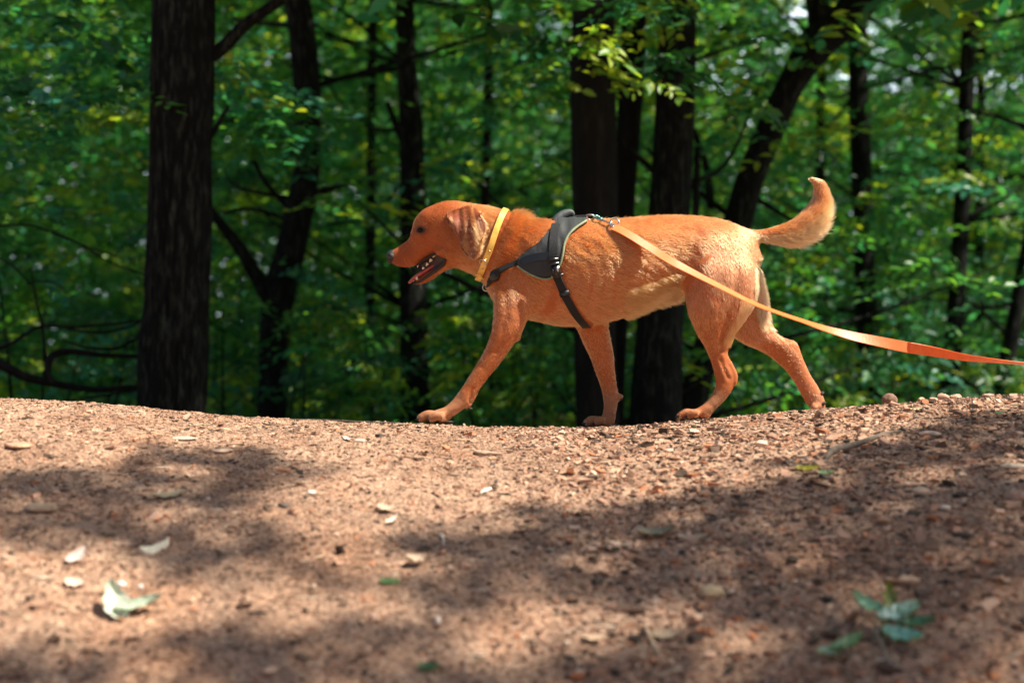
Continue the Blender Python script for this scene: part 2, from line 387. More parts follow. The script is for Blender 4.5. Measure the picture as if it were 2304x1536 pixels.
def canopy_pts(r, x0, y0, n, z0=3.6, z1=8.0, rad=2.6):
    a = r.uniform(0, 2*np.pi, n); q = rad*np.sqrt(r.random(n)); return np.stack([x0+q*np.cos(a), y0+q*np.sin(a), r.uniform(z0, z1, n)], -1)
def make_tree(key, label, nvis, ncan, pal, spread=1.6, seed=1, group=None, branches=(), ns=20, leafL=.092, zr=(-.9, 3.4), bmat=None, amp=.035, canrad=2.6, extra=None, cat='tree', name='broadleaf_tree'):
    v = TR[key]; path, rad = world_path(v); r = np.random.default_rng(seed)
    gzb = ground_base(path[-1, 0], path[-1, 1]); 
    up = path[0]+np.array([r.uniform(-.3, .3), r.uniform(-.2, .6), 4.0])
    path = np.vstack([up, path]); rad = np.concatenate([[rad[0]*.4], rad])
    base = np.array([path[-1, 0], path[-1, 1], float(gzb)-.05])
    if path[-1, 2] > base[2]: path = np.vstack([path, base]); rad = np.append(rad, rad[-1]*1.25)
    root = empty(name, base); tag(root, label, cat, group)
    mb = MB(); mb.tube(path, rad, ns, 40 if key == 'left' else 12, bark_disp(amp, 9 if key == 'left' else 5, seed)); 
    for b in branches:
        pts = np.array([W(q[0], q[1], q[3] if len(q) > 3 else v['d']+CAM[1]) for q in b]); rr = np.array([q[2]/2*v['d']/F for q in b])
        bb = MB(); bb.tube(pts, rr, 9, 8, bark_disp(.06, 4, seed+5)); bb.build('branch', bmat or M_BARK, root)
    # visible sprays and the high canopy of this tree
    cs = []; tries = 0
    nvis = int(nvis*1.35)
    while len(cs) < nvis and tries < nvis*20:
        tries += 1
        z = r.uniform(*zr); k = np.argmin(np.abs(path[:, 2]-z)); tx, ty = path[k, 0], path[k, 1]
        a = r.uniform(0, 2*np.pi); q = spread*math.sqrt(r.uniform(.06, 1)); c = np.array([tx+q*1.35*math.cos(a), ty+abs(q*math.sin(a))*1.0+.15*spread*math.sin(a), z])
        if c[1] < 2.4 or (blocked(c) and r.random() > .06): continue
        if c[2] < ground_base(c[0], c[1])+.15: continue
        cs.append(c)
    cs = np.array(cs) if cs else np.zeros((0, 3)); cp = canopy_pts(r, path[1, 0], path[1, 1]+.4, int(ncan*.62), rad=canrad)
    cp = cp[cp[:, 1] > 2.6]
    lm = MB()
    for grp, sz, ll, nt_, pp in ((cs, .42, leafL, 5, 10), (cp, .75, .17, 6, 10)):
        if not len(grp): continue
        (V, Fq, C), s0, s1 = sprays(grp, sz*r.uniform(.7, 1.2, len(grp)), ll, pal, nt_, pp, seed=seed*7+nt_); lm.add(V, Fq, c=C)
    if key in ('left', 'pairA', 'pairB', 'dark', 'fork', 'lean'):  # unseen sprays added up-sun to shade this trunk
        kk = r.integers(0, len(path), 46); tp_ = path[kk]+r.normal(0, .25, (46, 3)); ts = r.uniform(2.2, 5.5, 46); tp_ = tp_+sdir*ts[:, None]; tp_ = tp_[PX(tp_)[:, 1] < -30]
        if len(tp_): (V, Fq, C), s0, s1 = sprays(tp_, .55, .15, pal, 6, 9, seed=seed+900); lm.add(V, Fq, c=C)
    if extra is not None:
        V, Fq, C = extra; lm.add(V, Fq, c=C)
    if lm.n: lm.build('crown', M_LEAF, root)
    # limbs
    lb = mb; allc = np.vstack([cs, cp]) if len(cs) else cp
    for c in allc[::7]:
        z = c[2]-r.uniform(.1, .5)-.25*abs(c[0]-path[0, 0]); k = np.argmin(np.abs(path[:, 2]-z)); s = path[k]
        if np.linalg.norm(c-s) < .2 or np.linalg.norm(c-s) > 3.4: continue
        m = (s+c)/2+r.normal(0, .10, 3)+np.array([0, 0, -.08]); lb.tube([s, m, c], [.022, .014, .005], 5, 4)
    mb.build('trunk', bmat or M_BARK, root)
    return root

G_FAR = 'trees standing beyond the mound'
PM = {'deep': 3, 'mid': 3.5, 'yel': 1.7, 'teal': 3}
PY = {'deep': 2, 'mid': 4, 'yel': 3.6, 'teal': 2}
PT = {'deep': 3, 'mid': 2, 'yel': .4, 'teal': 5}
def near_sprays(boxes, seed, pal, leafL=.085, size=.30):
    """sprays hung in chosen spots: (px, py, spread x, spread y, depth y, depth spread, n)"""
    r = np.random.default_rng(seed); cs = []
    for (px, py, sx, sy, y, sy2, n) in boxes:
        for _ in range(n):
            cs.append(W(px+r.uniform(-sx, sx), py+r.uniform(-sy, sy), y+r.uniform(-sy2, sy2)))
    return sprays(np.array(cs), size, leafL, pal, 4, 8, seed=seed)[0]
def cat3(*a):
    V = []; Fq = []; C = []; n = 0
    for v, f, c in a: V.append(v); Fq.append(f+n); C.append(c); n += len(v)
    return np.vstack(V), np.vstack(Fq), np.vstack(C)

make_tree('left', 'thick dark rough-barked tree rising behind the left end of the mound', 0, 60, PT, seed=11, ns=130, amp=.07,
  branches=[[(440, 150, 34), (500, 108, 30), (545, 62, 27), (600, 22, 25), (680, -30, 20), (780, -90, 15)],
            [(445, 345, 14), (485, 290, 12), (500, 262, 10), (515, 240, 7)]],
  extra=near_sprays([(130, 110, 170, 140, 3.4, .5, 26), (60, 330, 90, 140, 3.6, .4, 10), (565, 250, 50, 110, 3.9, .3, 10), (640, 290, 100, 60, 4.1, .3, 10)], 5, PT, .095, .30))
make_tree('fork', 'dark forked tree right of the thick trunk, a side stem splitting off to its left', 46, 60, PM, spread=1.9, seed=12, ns=26,
  branches=[[(640, 720, 52, 6.0), (588, 640, 36, 5.95), (540, 560, 28, 5.9), (490, 495, 22, 5.9), (450, 440, 16, 5.9)],
            [(690, 440, 20), (760, 420, 14), (830, 400, 9)], [(650, 470, 14), (590, 400, 11), (560, 330, 8)], [(672, 500, 12), (560, 470, 9), (500, 480, 6)]])
make_tree('mid', 'dark slender tree directly behind the dog\'s muzzle', 60, 60, PM, spread=2.0, seed=13, ns=24,
  branches=[[(915, 330, 22), (890, 280, 17), (872, 230, 12)]])
make_tree('pairA', 'broad grey-barked tree behind the harness, larger of two stems close together', 26, 50, PY, seed=14, ns=40, spread=1.6, bmat=M_BARK2, amp=.02,
  extra=near_sprays([(1400, 40, 150, 70, 3.3, .4, 13), (1330, 120, 60, 50, 3.2, .3, 4), (1540, 150, 60, 50, 3.3, .3, 5), (1420, 165, 60, 25, 3.2, .2, 2), (1650, 210, 70, 60, 3.8, .3, 5)], 6, PY, .070, .20))
make_tree('pairB', 'thinner pale-edged stem standing against the broad grey tree behind the harness', 8, 20, PY, seed=15, ns=24, bmat=M_BARK2, amp=.02)
make_tree('dark', 'thick blackish tree behind the dog\'s back, widening towards its foot', 20, 50, PM, seed=16, ns=40, amp=.02,
  branches=[[(1500, 700, 40), (1530, 620, 26), (1560, 560, 18), (1570, 330, 14)]])
make_tree('lean', 'dark tree leaning to the right and forking above the dog\'s rump', 40, 60, PM, seed=17, ns=26, spread=1.8,
  branches=[[(1850, 110, 60), (1842, 40, 54), (1832, -40, 46), (1825, -200, 36)], [(1690, 440, 16), (1740, 470, 12), (1790, 500, 8)], [(1600, 470, 20, 5.4), (1590, 380, 16, 5.4), (1560, 290, 12, 5.4)]])
make_tree('slimR', 'slim dark tree rising behind the dog\'s tail', 60, 60, PM, seed=18, spread=2.3)
make_tree('postR', 'straight thin dark trunk above the orange end of the leash', 55, 60, PY, seed=19, spread=2.2)
make_tree('edge', 'thin dark trunk tilting right at the right edge of the picture', 50, 50, PM, seed=20, spread=2.0)
TR['thin1'] = dict(d=15.5, P=[(2212, -300, 16), (2208, 100, 18), (2205, 400, 20), (2203, 800, 22), (2203, 1000, 24)])
TR['thin2'] = dict(d=16.5, P=[(2190, -300, 12), (2183, 100, 13), (2178, 400, 14), (2172, 800, 15), (2172, 1000, 16)])
TR['thin3'] = dict(d=14.5, P=[(845, -300, 18), (838, 100, 20), (834, 500, 22), (830, 800, 24), (830, 1000, 26)])
TR['thin4'] = dict(d=15, P=[(1850, -300, 18), (1848, 100, 20), (1846, 500, 22), (1850, 800, 24), (1850, 1000, 26)])
TR['thin5'] = dict(d=14, P=[(1095, -300, 18), (1100, 100, 20), (1090, 500, 22), (1075, 800, 24), (1070, 1000, 26)])
make_tree('thin1', 'pole-thin dark trunk high at the right, the darker of a close pair', 40, 40, PY, seed=21, spread=2.6)
make_tree('thin2', 'pole-thin pale trunk high at the right, beside a darker one', 30, 30, PM, seed=22, spread=2.6, bmat=M_BARK2)
make_tree('thin3', 'pole-thin trunk seen left of the dog\'s head, far back among leaves', 46, 40, PM, seed=23, spread=2.8)
make_tree('thin4', 'pole-thin dark trunk far back just left of the slim tree behind the tail', 46, 40, PM, seed=24, spread=2.8)
make_tree('thin5', 'pole-thin trunk far back above and below the dog\'s neck', 50, 40, PY, seed=25, spread=2.8)

# understory shrubs
def shrub(px, y, wd, z1, n, pal, label, seed, leafL=.075, zlo=None, g=None):
    r = np.random.default_rng(seed); x = (px-1152)*(y+4)/F; gb = float(ground_base(x, y))
    root = empty('shrub', (x, y, gb)); tag(root, label, 'shrub', g)
    mb = MB(); cs = []; t_ = 0
    while len(cs) < n and t_ < n*12:
        t_ += 1; u = r.uniform(-1, 1); c = np.array([x+u*wd, y+r.uniform(-.5, .9), gb+.15+(z1-gb)*(1-.55*abs(u)**1.6)*r.uniform(0, 1)**.8])
        if blocked(c) and r.random() > .12: continue
        cs.append(c)
    cs = np.array(cs)
    (V, Fq, C), s0, s1 = sprays(cs, .30*r.uniform(.7, 1.3, len(cs)), leafL, pal, 5, 9, seed=seed, tilt=.4)
    mb.add(V, Fq, c=C); mb.build('foliage', M_LEAF, root)
    st = MB()
    for k in range(9):
        e = cs[r.integers(len(cs))]; b0 = np.array([x+r.uniform(-.12, .12), y+r.uniform(-.1, .1), gb-.03])
        st.tube([b0, (b0+e)/2+r.normal(0, .08, 3), e], [.016, .011, .004], 6, 5)
    st.build('stem', M_BARK, root)
SH = [
 (60, 4.6, 1.2, 1.6, 60, PM, 'dark green shrub filling the left edge behind the mound'),
 (250, 6.5, 1.4, 1.3, 60, PY, 'yellow-green shrub just left of the thick tree'),
 (540, 4.9, .9, .55, 55, PM, 'low leafy shrub right of the thick tree, in front of the forked one'),
 (760, 6.2, 1.2, .7, 60, PT, 'bluish-green shrub between the forked tree and the muzzle tree'),
 (1060, 6.0, 1.2, .35, 60, PY, 'bright low shrub seen between the dog\'s front legs'),
 (1190, 7.6, 1.3, 1.0, 60, PM, 'green shrub behind the dog\'s chest and raised neck'),
 (1240, 5.6, .8, -.05, 34, PY, 'short bright shrub low between the front legs and the grey tree'),
 (1640, 5.8, 1.0, .3, 55, PM, 'low dark green shrub behind the dog\'s hind legs'),
 (1800, 6.8, 1.3, 1.0, 65, PT, 'bluish-green shrub under the dog\'s tail'),
 (2010, 7.6, 1.3, 1.5, 65, PM, 'tall green shrub right of the tail'),
 (2120, 6.2, 1.0, .4, 50, PM, 'low green shrub above the stone on the crest'),
 (2280, 8.4, 1.3, 1.2, 60, PY, 'yellow-green shrub at the right edge behind the leash'),
 (1460, 9.4, 1.6, 1.9, 60, PY, 'tall bright shrub showing between the grey and the black trunks'),
 (440, 9.5, 1.8, 2.1, 70, PY, 'tall sunlit shrub far behind the thick tree'),
 (2060, 10.5, 1.9, 2.4, 70, PY, 'tall sunlit shrub far back at the right'),
]
for k, (px, y, wd, z1, n, pal, lab) in enumerate(SH): shrub(px, y, wd, z1, n, pal, lab, 300+k)

# bare low branches lying behind the left end of the mound
def fallen(label, P, y, seed):
    pts = [W(a, b, y+dy) for a, b, wd, dy in P]; rr = [wd/2*(y+4)/F for a, b, wd, dy in P]
    m = MB(); m.tube(pts, rr, 8, 8, bark_disp(.08, 6, seed)); o = m.build('fallen_branch', M_BARK2); tag(o, label, 'branch', 'bare branches tangled left of the thick tree')
fallen('thick curved bare branch sagging across the lower left corner of the wood', [(-80, 770, 24, 0), (0, 818, 24, 0), (60, 848, 21, .05), (140, 866, 17, .1), (220, 876, 14, .1), (330, 868, 12, .2)], 3.2, 1)
fallen('hooked bare branch curling up from the sagging one', [(120, 862, 14, 0), (108, 835, 16, .0), (118, 800, 18, .05), (160, 790, 15, .1), (230, 798, 12, .1), (330, 802, 10, .2)], 3.15, 2)
fallen('pale thin twig arching above the hooked branch', [(140, 765, 4, 0), (200, 782, 6, .0), (260, 784, 7, .05), (300, 765, 6, .1), (345, 745, 4, .2)], 3.1, 3)
fallen('pale thin upright twig at the far left', [(70, 600, 3, 0), (78, 660, 5, .0), (92, 720, 6, .05), (100, 780, 6, .1), (104, 850, 8, .2)], 3.1, 4)
fallen('long pale twig crossing the shade at the left edge', [(-40, 512, 4, 0), (60, 506, 5, .0), (120, 525, 5, .05), (200, 556, 4, .1), (260, 575, 3, .2)], 3.1, 5)
fallen('thin dark twig running from the left edge up to the hooked branch', [(-60, 800, 10, 0), (20, 775, 9, .0), (90, 735, 8, .05), (180, 735, 7, .1), (330, 720, 5, .2)], 3.3, 6)

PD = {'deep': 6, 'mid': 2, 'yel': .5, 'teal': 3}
for k_, (lab, P4) in enumerate([
 ('pale twig bowing downward above the thick sagging branch', [(150, 900, 3, 0), (230, 890, 5, 0), (290, 880, 5, .1), (335, 870, 4, .1)]),
 ('pale thin twig looping near the middle of the left shade', [(60, 640, 3, 0), (90, 632, 4, 0), (130, 640, 4, .1), (150, 660, 3, .1)]),
 ('long thin twig slanting down to the thick tree at the left', [(120, 520, 3, 0), (180, 550, 4, 0), (250, 590, 4, .1), (330, 620, 3, .1)]),
 ('thin dark twig crossing just above the pale arching one', [(150, 740, 5, 0), (220, 748, 6, 0), (280, 738, 5, .1), (335, 715, 4, .1)]),
 ('pale twig at the far left edge, below the long pale one', [(-20, 570, 3, 0), (30, 600, 4, 0), (70, 640, 4, .1)])]): fallen(lab, P4, 3.1, 20+k_)
# the wood beyond: one mass of leaves with its own high canopy
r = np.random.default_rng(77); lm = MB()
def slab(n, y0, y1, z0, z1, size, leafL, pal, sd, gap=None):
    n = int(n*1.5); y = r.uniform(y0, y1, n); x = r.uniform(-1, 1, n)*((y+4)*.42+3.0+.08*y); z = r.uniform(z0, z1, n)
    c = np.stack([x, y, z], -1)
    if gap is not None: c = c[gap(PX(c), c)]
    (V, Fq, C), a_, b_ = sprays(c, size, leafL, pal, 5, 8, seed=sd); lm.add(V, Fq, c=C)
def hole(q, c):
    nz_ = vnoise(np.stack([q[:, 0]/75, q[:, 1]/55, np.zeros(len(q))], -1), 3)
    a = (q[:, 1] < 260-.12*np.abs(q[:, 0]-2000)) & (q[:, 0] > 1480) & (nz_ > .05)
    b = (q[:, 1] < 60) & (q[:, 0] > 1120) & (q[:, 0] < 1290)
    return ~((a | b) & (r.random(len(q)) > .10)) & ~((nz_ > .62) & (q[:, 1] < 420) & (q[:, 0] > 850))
slab(1500, 11, 16, -1.2, 5.2, .55, .12, PM, 1, hole)
slab(1700, 16, 24, -1.2, 7.5, .8, .17, PY, 2, hole)
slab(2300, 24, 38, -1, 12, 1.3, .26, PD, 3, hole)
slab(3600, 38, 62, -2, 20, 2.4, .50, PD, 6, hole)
NC = 1050; cp = np.stack([r.uniform(-14, 22, NC), r.uniform(9, 38, NC), r.uniform(6.5, 11, NC)], -1)
cp = np.vstack([cp, np.stack([r.uniform(-4.5, 1.5, 150), r.uniform(3.4, 14, 150), r.uniform(4.6, 8, 150)], -1)])  # unseen canopy added overhead to darken the left of the wood
q = PX(cp); cp = cp[(q[:, 1] < -40)]
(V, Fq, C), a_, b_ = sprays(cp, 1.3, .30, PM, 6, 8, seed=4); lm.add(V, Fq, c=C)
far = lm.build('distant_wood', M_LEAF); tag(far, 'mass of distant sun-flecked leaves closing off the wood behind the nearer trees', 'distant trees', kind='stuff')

# ------------------------------------------------------------------ unseen tree beside the path, its crown shaped to shade the foreground
def shade_mask(q):
    x, y = q[:, 0], q[:, 1]
    a = np.zeros(len(q))
    def blob(cx, cy, rx, ry, ang, v):
        c, s = math.cos(R(ang)), math.sin(R(ang)); u = ((x-cx)*c+(y-cy)*s)/rx; w_ = (-(x-cx)*s+(y-cy)*c)/ry
        return v*np.clip(1.35-np.sqrt(u*u+w_*w_), 0, .5)*2
    for b in [(150, 1115, 330, 58, -4, 1), (480, 1080, 200, 62, 3, 1), (330, 1175, 330, 50, 6, 1), (470, 1250, 200, 34, 3, .8), (30, 1215, 150, 40, 0, .7)]:
        a = np.maximum(a, blob(*b))
    lx = np.array([-600, 0, 300, 520, 700, 850, 1050, 1250, 1450, 1650, 1800, 1950, 2150, 2304, 3000]); ly = np.array([1450, 1440, 1425, 1400, 1300, 1235, 1170, 1115, 1085, 1068, 1010, 985, 935, 905, 870])
    big = np.clip((y-np.interp(x, lx, ly))/55+.3, 0, 1)*np.where(x > 1400, 1.02, .88)
    a = np.maximum(a, big)
    for b in [(1570, 1098, 260, 20, -9, .9), (1180, 1430, 260, 30, -5, .6), (760, 1375, 200, 34, -6, .5), (1480, 1370, 320, 24, -6, .6), (1150, 1300, 200, 22, -10, .3), (1850, 1210, 200, 14, -8, .4)]:
        a = a - blob(*b)
    return np.clip(a, 0, 1)
def shade_boughs(n, h0, h1, seed, accept=1.0):
    r = np.random.default_rng(seed); out = []
    gxr = r.uniform(-2.2, 2.2, n); gyr = r.uniform(-3.0, -.12, n); zz = ground_base(gxr, gyr)
    gp = np.stack([gxr, gyr, zz], -1); m = shade_mask(PX(gp)); nz_ = fbm(gp*np.array([5.5, 5.5, 1]), 2, 8); m = np.clip((m-.30)*2.0, 0, 1)*np.clip(.90+.8*nz_, .22, 1)
    wide = np.abs(gxr) > 1.3
    m = np.where(PX(gp)[:, 1] > 1560, .8, m)
    keep = r.random(n) < m*accept
    gp = gp[keep]; hh = r.uniform(h0, h1, len(gp))
    return gp + sdir[None, :]*((hh-gp[:, 2])/sdir[2])[:, None]
def bough_tree(label, base, top, pts, seed):
    root = empty('broadleaf_tree', base); tag(root, label, 'tree')
    r = np.random.default_rng(seed); lm = MB(); mb = MB()
    base = np.array(base, float); top = np.array(top, float)
    tp = np.array([base-[0, 0, .1], base*.7+top*.3+[.05, .04, 0], base*.4+top*.6-[.06, 0, 0], top]); mb.tube(tp, [.20, .16, .13, .08], 24, 14, bark_disp(.04, 6, seed))
    n = len(pts); A = r.normal(0, 1, (n, 3)); A[:, 2] *= .3; Nn = r.normal(0, .35, (n, 3))+sdir*.9
    C = np.array([PAL['mid'][i] for i in r.integers(0, 3, n)])*r.uniform(.7, 1.3, (n, 1))
    V, Fq, C = leaves(pts, A, Nn, r.uniform(.07, .12, n), r.uniform(.045, .07, n), C); lm.add(V, Fq, c=C); lm.build('crown', M_LEAF, root)
    cen = pts[r.choice(n, 60)]
    for c in cen:
        m = (top+c)/2+r.normal(0, .2, 3)+[0, 0, .3]; mb.tube([top-[0, 0, r.uniform(0, 1)], m, c], [.035, .02, .004], 6, 6)
    mb.build('trunk', M_BARK, root)
pts = shade_boughs(11000, 5.0, 8.0, 5)
lft = pts[:, 0] < 2.2
q = PX(pts); pts = pts[~((q[:, 1] > -60) & (q[:, 0] > -100) & (q[:, 0] < 2404) & (pts[:, 1] > -3.9))]
bx, by = 5.2, -3.8
bough_tree('unseen leafy tree past the right edge, crown shaped to shade the foreground', (bx, by, float(ground_base(bx, by))), (5.0, -3.6, 5.2), pts, 3)

# ================================================================== the dog
LOFTS = []          # (name, centres, radii, flow dirs, fur length, colour)
C_BODY = (.65, .182, .050); C_DARK = (.47, .080, .018); C_LIGHT = (.68, .215, .078); C_PALE = (.72, .32, .15); C_HEAD = (.52, .118, .026); C_EAR = (.22, .045, .020); C_PAW = (.60, .25, .115)
dm = MB()
def loft(name, st, ns=28, sub=5, flow=1, fur=.012, colr=C_BODY, mb=None, pe=2.15, mirror=False, skipfur=False):
    """st rows: ((ax, ay), (bx, by), half width, centre y[, egg, fur length, colour])"""
    rows = []
    for s in st:
        y = s[3]; a = W(*s[0], y); b = W(*s[1], y); c = (a+b)/2; u = (a-b)/2; ul = np.linalg.norm(u); u = u*max(.75, (ul-(.0010 if name in ('head', 'jaw') else .0042 if ul > .02 else .0018))/ul)
        egg = s[4] if len(s) > 4 else 0; fl = s[5] if len(s) > 5 else fur; cc = s[6] if len(s) > 6 else colr
        rows.append(np.concatenate([c, u, [s[2]*.95, egg, fl], cc]))
    Rr = catmull(np.array(rows), sub); n = len(Rr)
    # rounded ends
    def cap(r0, r1, k):
        e = r0.copy(); d = r0[:3]-r1[:3]; d /= np.linalg.norm(d)+1e-9; rr = min(np.linalg.norm(r0[3:6]), r0[6])
        out = []
        for t, s_ in ((.45, .88), (.78, .6), (.97, .22)):
            q = r0.copy(); q[:3] += d*rr*t*k; q[3:6] *= s_; q[6] *= s_; out.append(q)
        return out
    c0 = cap(Rr[0], Rr[1], .8)[::-1]; c1 = cap(Rr[-1], Rr[-2], .8)
    full = np.array(c0+list(Rr)+c1); n = len(full)
    th = np.linspace(0, 2*np.pi, ns, endpoint=False); ct, sn = np.cos(th), np.sin(th)
    ce = np.sign(ct)*np.abs(ct)**(2/pe); se = np.sign(sn)*np.abs(sn)**(2/pe)
    wid = full[:, 6:7]*(1+full[:, 7:8]*ct[None, :])
    V = full[:, None, 0:3]+ce[None, :, None]*full[:, None, 3:6]; V[..., 1] -= wid*se[None, :]
    V = V.reshape(-1, 3); V = np.vstack([V, full[0, :3], full[-1, :3]])
    j = np.arange(ns); j2 = (j+1) % ns
    t1 = np.stack([np.full(ns, n*ns), j2, j], -1); t2 = np.stack([np.full(ns, n*ns+1), (n-1)*ns+j, (n-1)*ns+j2], -1)
    (mb or dm).add(V, ringfaces(n, ns), np.vstack([t1, t2]))
    if not skipfur:
        c = Rr[:, :3]; T = np.gradient(c, axis=0); T /= np.linalg.norm(T, axis=1)[:, None]+1e-9
        rad = np.sqrt(np.linalg.norm(Rr[:, 3:6], axis=1)*Rr[:, 6])
        LOFTS.append((name, c, rad, T*flow, Rr[:, 8], Rr[:, 9:12]))
    return Rr
YN, YF = -.088, .082
# torso (vertical slices from chest to rump)
loft('torso', [((1104, 575), (1106, 655), .045, 0, 0, .012), ((1124, 528), (1124, 700), .078, 0, 0, .014), ((1160, 500), (1162, 716), .105, 0, 0, .014), ((1210, 492), (1212, 729), .121, 0, .05, .014, C_BODY),
  ((1270, 493), (1270, 739), .132, 0, .08, .015), ((1330, 491), (1330, 738), .137, 0, .08, .017), ((1390, 489), (1390, 722), .136, 0, .06, .018), ((1450, 484), (1450, 698), .130, 0, .03, .016),
  ((1510, 480), (1510, 668), .120, 0, 0, .014), ((1560, 481), (1560, 655), .114, 0, 0, .012), ((1605, 485), (1607, 655), .110, 0, 0, .012), ((1650, 497), (1652, 650), .098, 0, 0, .012, C_BODY),
  ((1682, 514), (1690, 625), .072, 0, 0, .014, C_LIGHT), ((1697, 545), (1700, 600), .045, 0, 0, .014, C_LIGHT)], ns=44, pe=2.1)
# neck
loft('neck', [((1030, 452), (1020, 603), .058, 0, 0, .008, C_HEAD), ((1068, 453), (1035, 611), .064, 0, 0, .012), ((1105, 461), (1058, 622), .069, 0, 0, .017), ((1146, 474), (1080, 632), .077, 0, 0, .022, C_BODY),
  ((1176, 480), (1094, 650), .090, 0, 0, .024, C_DARK), ((1216, 496), (1106, 680), .100, 0, 0, .018), ((1262, 502), (1140, 705), .108, 0, 0, .014)], ns=40)
# skull and upper jaw
loft('head', [((884, 561), (885, 595), .0165, 0, 0, .002, C_DARK), ((893, 556), (893, 600), .0195, 0, -.05, .003), ((903, 549), (904, 602), .022, 0, -.12, .004), ((919, 537), (925, 601), .026, 0, -.14, .004),
  ((926, 517), (944, 594), .032, 0, -.12, .005), ((931, 497), (962, 582), .042, 0, -.05, .005), ((950, 472), (985, 575), .054, 0, 0, .006), ((978, 459), (1003, 586), .063, 0, 0, .007),
  ((1006, 449), (1012, 598), .067, 0, 0, .008), ((1040, 450), (1028, 604), .066, 0, 0, .008)], ns=36, fur=.005, colr=C_HEAD, pe=2.2)
# lower jaw
loft('jaw', [((1018, 570), (1016, 604), .050, 0, 0, .007), ((995, 590), (998, 612), .041, 0, 0, .006), ((976, 602), (979, 626), .031, 0, 0, .005), ((958, 614), (960, 637), .024, 0, 0, .004), ((943, 624), (944, 641), .019, 0, 0, .003), ((934, 632), (935, 641), .014, 0, 0, .003)],
  ns=24, fur=.004, colr=C_HEAD)
# brow, cheek, shoulder and thigh muscles
for (px, py, y, r3) in [(1000, 560, -.048, (.032, .020, .028)), (1000, 560, .048, (.032, .020, .028)), (925, 578, -.012, (.03, .016, .021)), (925, 578, .012, (.03, .016, .021)),
                        (1172, 600, -.062, (.055, .036, .085)), (1172, 600, .062, (.055, .036, .085)), (1150, 695, -.076, (.042, .030, .06)), (1163, 757, -.086, (.014, .013, .013))]:
    dm.ellipsoid(W(px, py, y), r3, nu=20, nv=14)
# legs
loft('near_fore', [((1118, 590), (1225, 620), .046, YN+.04), ((1106, 650), (1218, 680), .046, YN+.016), ((1106, 700), (1192, 722), .042, YN+.004), ((1103, 742), (1176, 752), .036, YN-.004), ((1088, 785), (1155, 780), .029, YN-.004), ((1070, 818), (1130, 815), .025, YN-.004),
  ((1050, 850), (1103, 848), .0225, YN-.004), ((1030, 880), (1078, 882), .021, YN-.004), ((1014, 900), (1060, 908), .021, YN-.004, 0, .006, C_PAW), ((998, 914), (1040, 925), .023, YN-.004, 0, .006, C_PAW), ((978, 920), (1012, 945), .025, YN-.004, 0, .005, C_PAW)], fur=.008, colr=C_BODY)
loft('near_fore_pad', [((1062, 880), (1078, 884), .010, YN), ((1050, 905), (1062, 912), .010, YN-.002), ((1047, 914), (1055, 919), .008, YN-.002)], ns=14, fur=.005, colr=C_PAW)
loft('far_fore', [((1262, 700), (1385, 668), .048, YF-.02), ((1288, 735), (1374, 722), .042, YF), ((1306, 768), (1378, 762), .034, YF), ((1325, 805), (1384, 802), .027, YF), ((1338, 840), (1387, 838), .023, YF), ((1348, 870), (1391, 868), .022, YF, 0, .008, C_BODY), ((1354, 895), (1395, 893), .022, YF, 0, .006, C_PAW),
  ((1355, 920), (1391, 920), .021, YF, 0, .006, C_PAW), ((1350, 938), (1388, 942), .024, YF, 0, .005, C_PAW), ((1342, 948), (1384, 955), .025, YF, 0, .004, C_PAW)], fur=.009, colr=C_BODY)
dm.ellipsoid(W(1396, 893, YF), (.008, .008, .010)); dm.ellipsoid(W(1377, 925, YF-.018), (.008, .007, .009))
loft('near_thigh', [((1575, 525), (1688, 545), .040, YN+.055), ((1548, 562), (1700, 572), .056, YN+.036, 0, .014, C_BODY), ((1536, 610), (1707, 618), .062, YN+.015, 0, .013, C_LIGHT), ((1536, 660), (1702, 672), .056, YN+.006, 0, .016, C_LIGHT), ((1545, 705), (1682, 712), .046, YN, 0, .014, C_BODY), ((1562, 745), (1655, 750), .036, YN, 0, .012),
  ((1582, 780), (1638, 782), .027, YN, 0, .008), ((1596, 812), (1641, 815), .021, YN, 0, .006), ((1604, 842), (1655, 845), .021, YN, 0, .006), ((1607, 868), (1655, 868), .020, YN, 0, .006), ((1594, 892), (1638, 895), .019, YN, 0, .006, C_PAW), ((1577, 910), (1618, 916), .021, YN, 0, .006, C_PAW), ((1556, 922), (1600, 936), .024, YN, 0, .005, C_LIGHT)], fur=.010, colr=C_BODY)
loft('near_tendon', [((1625, 745), (1655, 748), .020, YN+.004), ((1622, 790), (1639, 792), .012, YN), ((1632, 820), (1650, 818), .012, YN), ((1645, 845), (1661, 843), .013, YN), ((1645, 862), (1660, 862), .014, YN)], ns=14, fur=.006)
loft('far_thigh', [((1590, 560), (1700, 570), .050, YF-.035), ((1592, 620), (1713, 610), .058, YF-.015, 0, .014, C_BODY), ((1605, 680), (1725, 655), .054, YF, 0, .015, C_BODY), ((1628, 735), (1732, 702), .044, YF, 0, .016, C_LIGHT), ((1662, 769), (1738, 735), .036, YF, 0, .010, C_LIGHT), ((1704, 789), (1765, 758), .028, YF, 0, .008),
  ((1740, 812), (1794, 768), .023, YF, 0, .006), ((1768, 838), (1809, 804), .019, YF), ((1787, 866), (1827, 842), .018, YF, 0, .006, C_LIGHT), ((1802, 893), (1846, 872), .019, YF, 0, .006, C_LIGHT), ((1814, 912), (1858, 898), .020, YF, 0, .005, C_PAW), ((1828, 922), (1860, 913), .017, YF, 0, .004, C_PAW)], fur=.009, colr=C_BODY)
# sheath and belly tuft
loft('sheath', [((1475, 668), (1484, 688), .020, 0, 0, .016, C_BODY), ((1502, 657), (1508, 682), .022, 0, 0, .016, C_LIGHT), ((1530, 650), (1532, 680), .020, 0, 0, .012, C_LIGHT)], ns=16, colr=C_LIGHT)
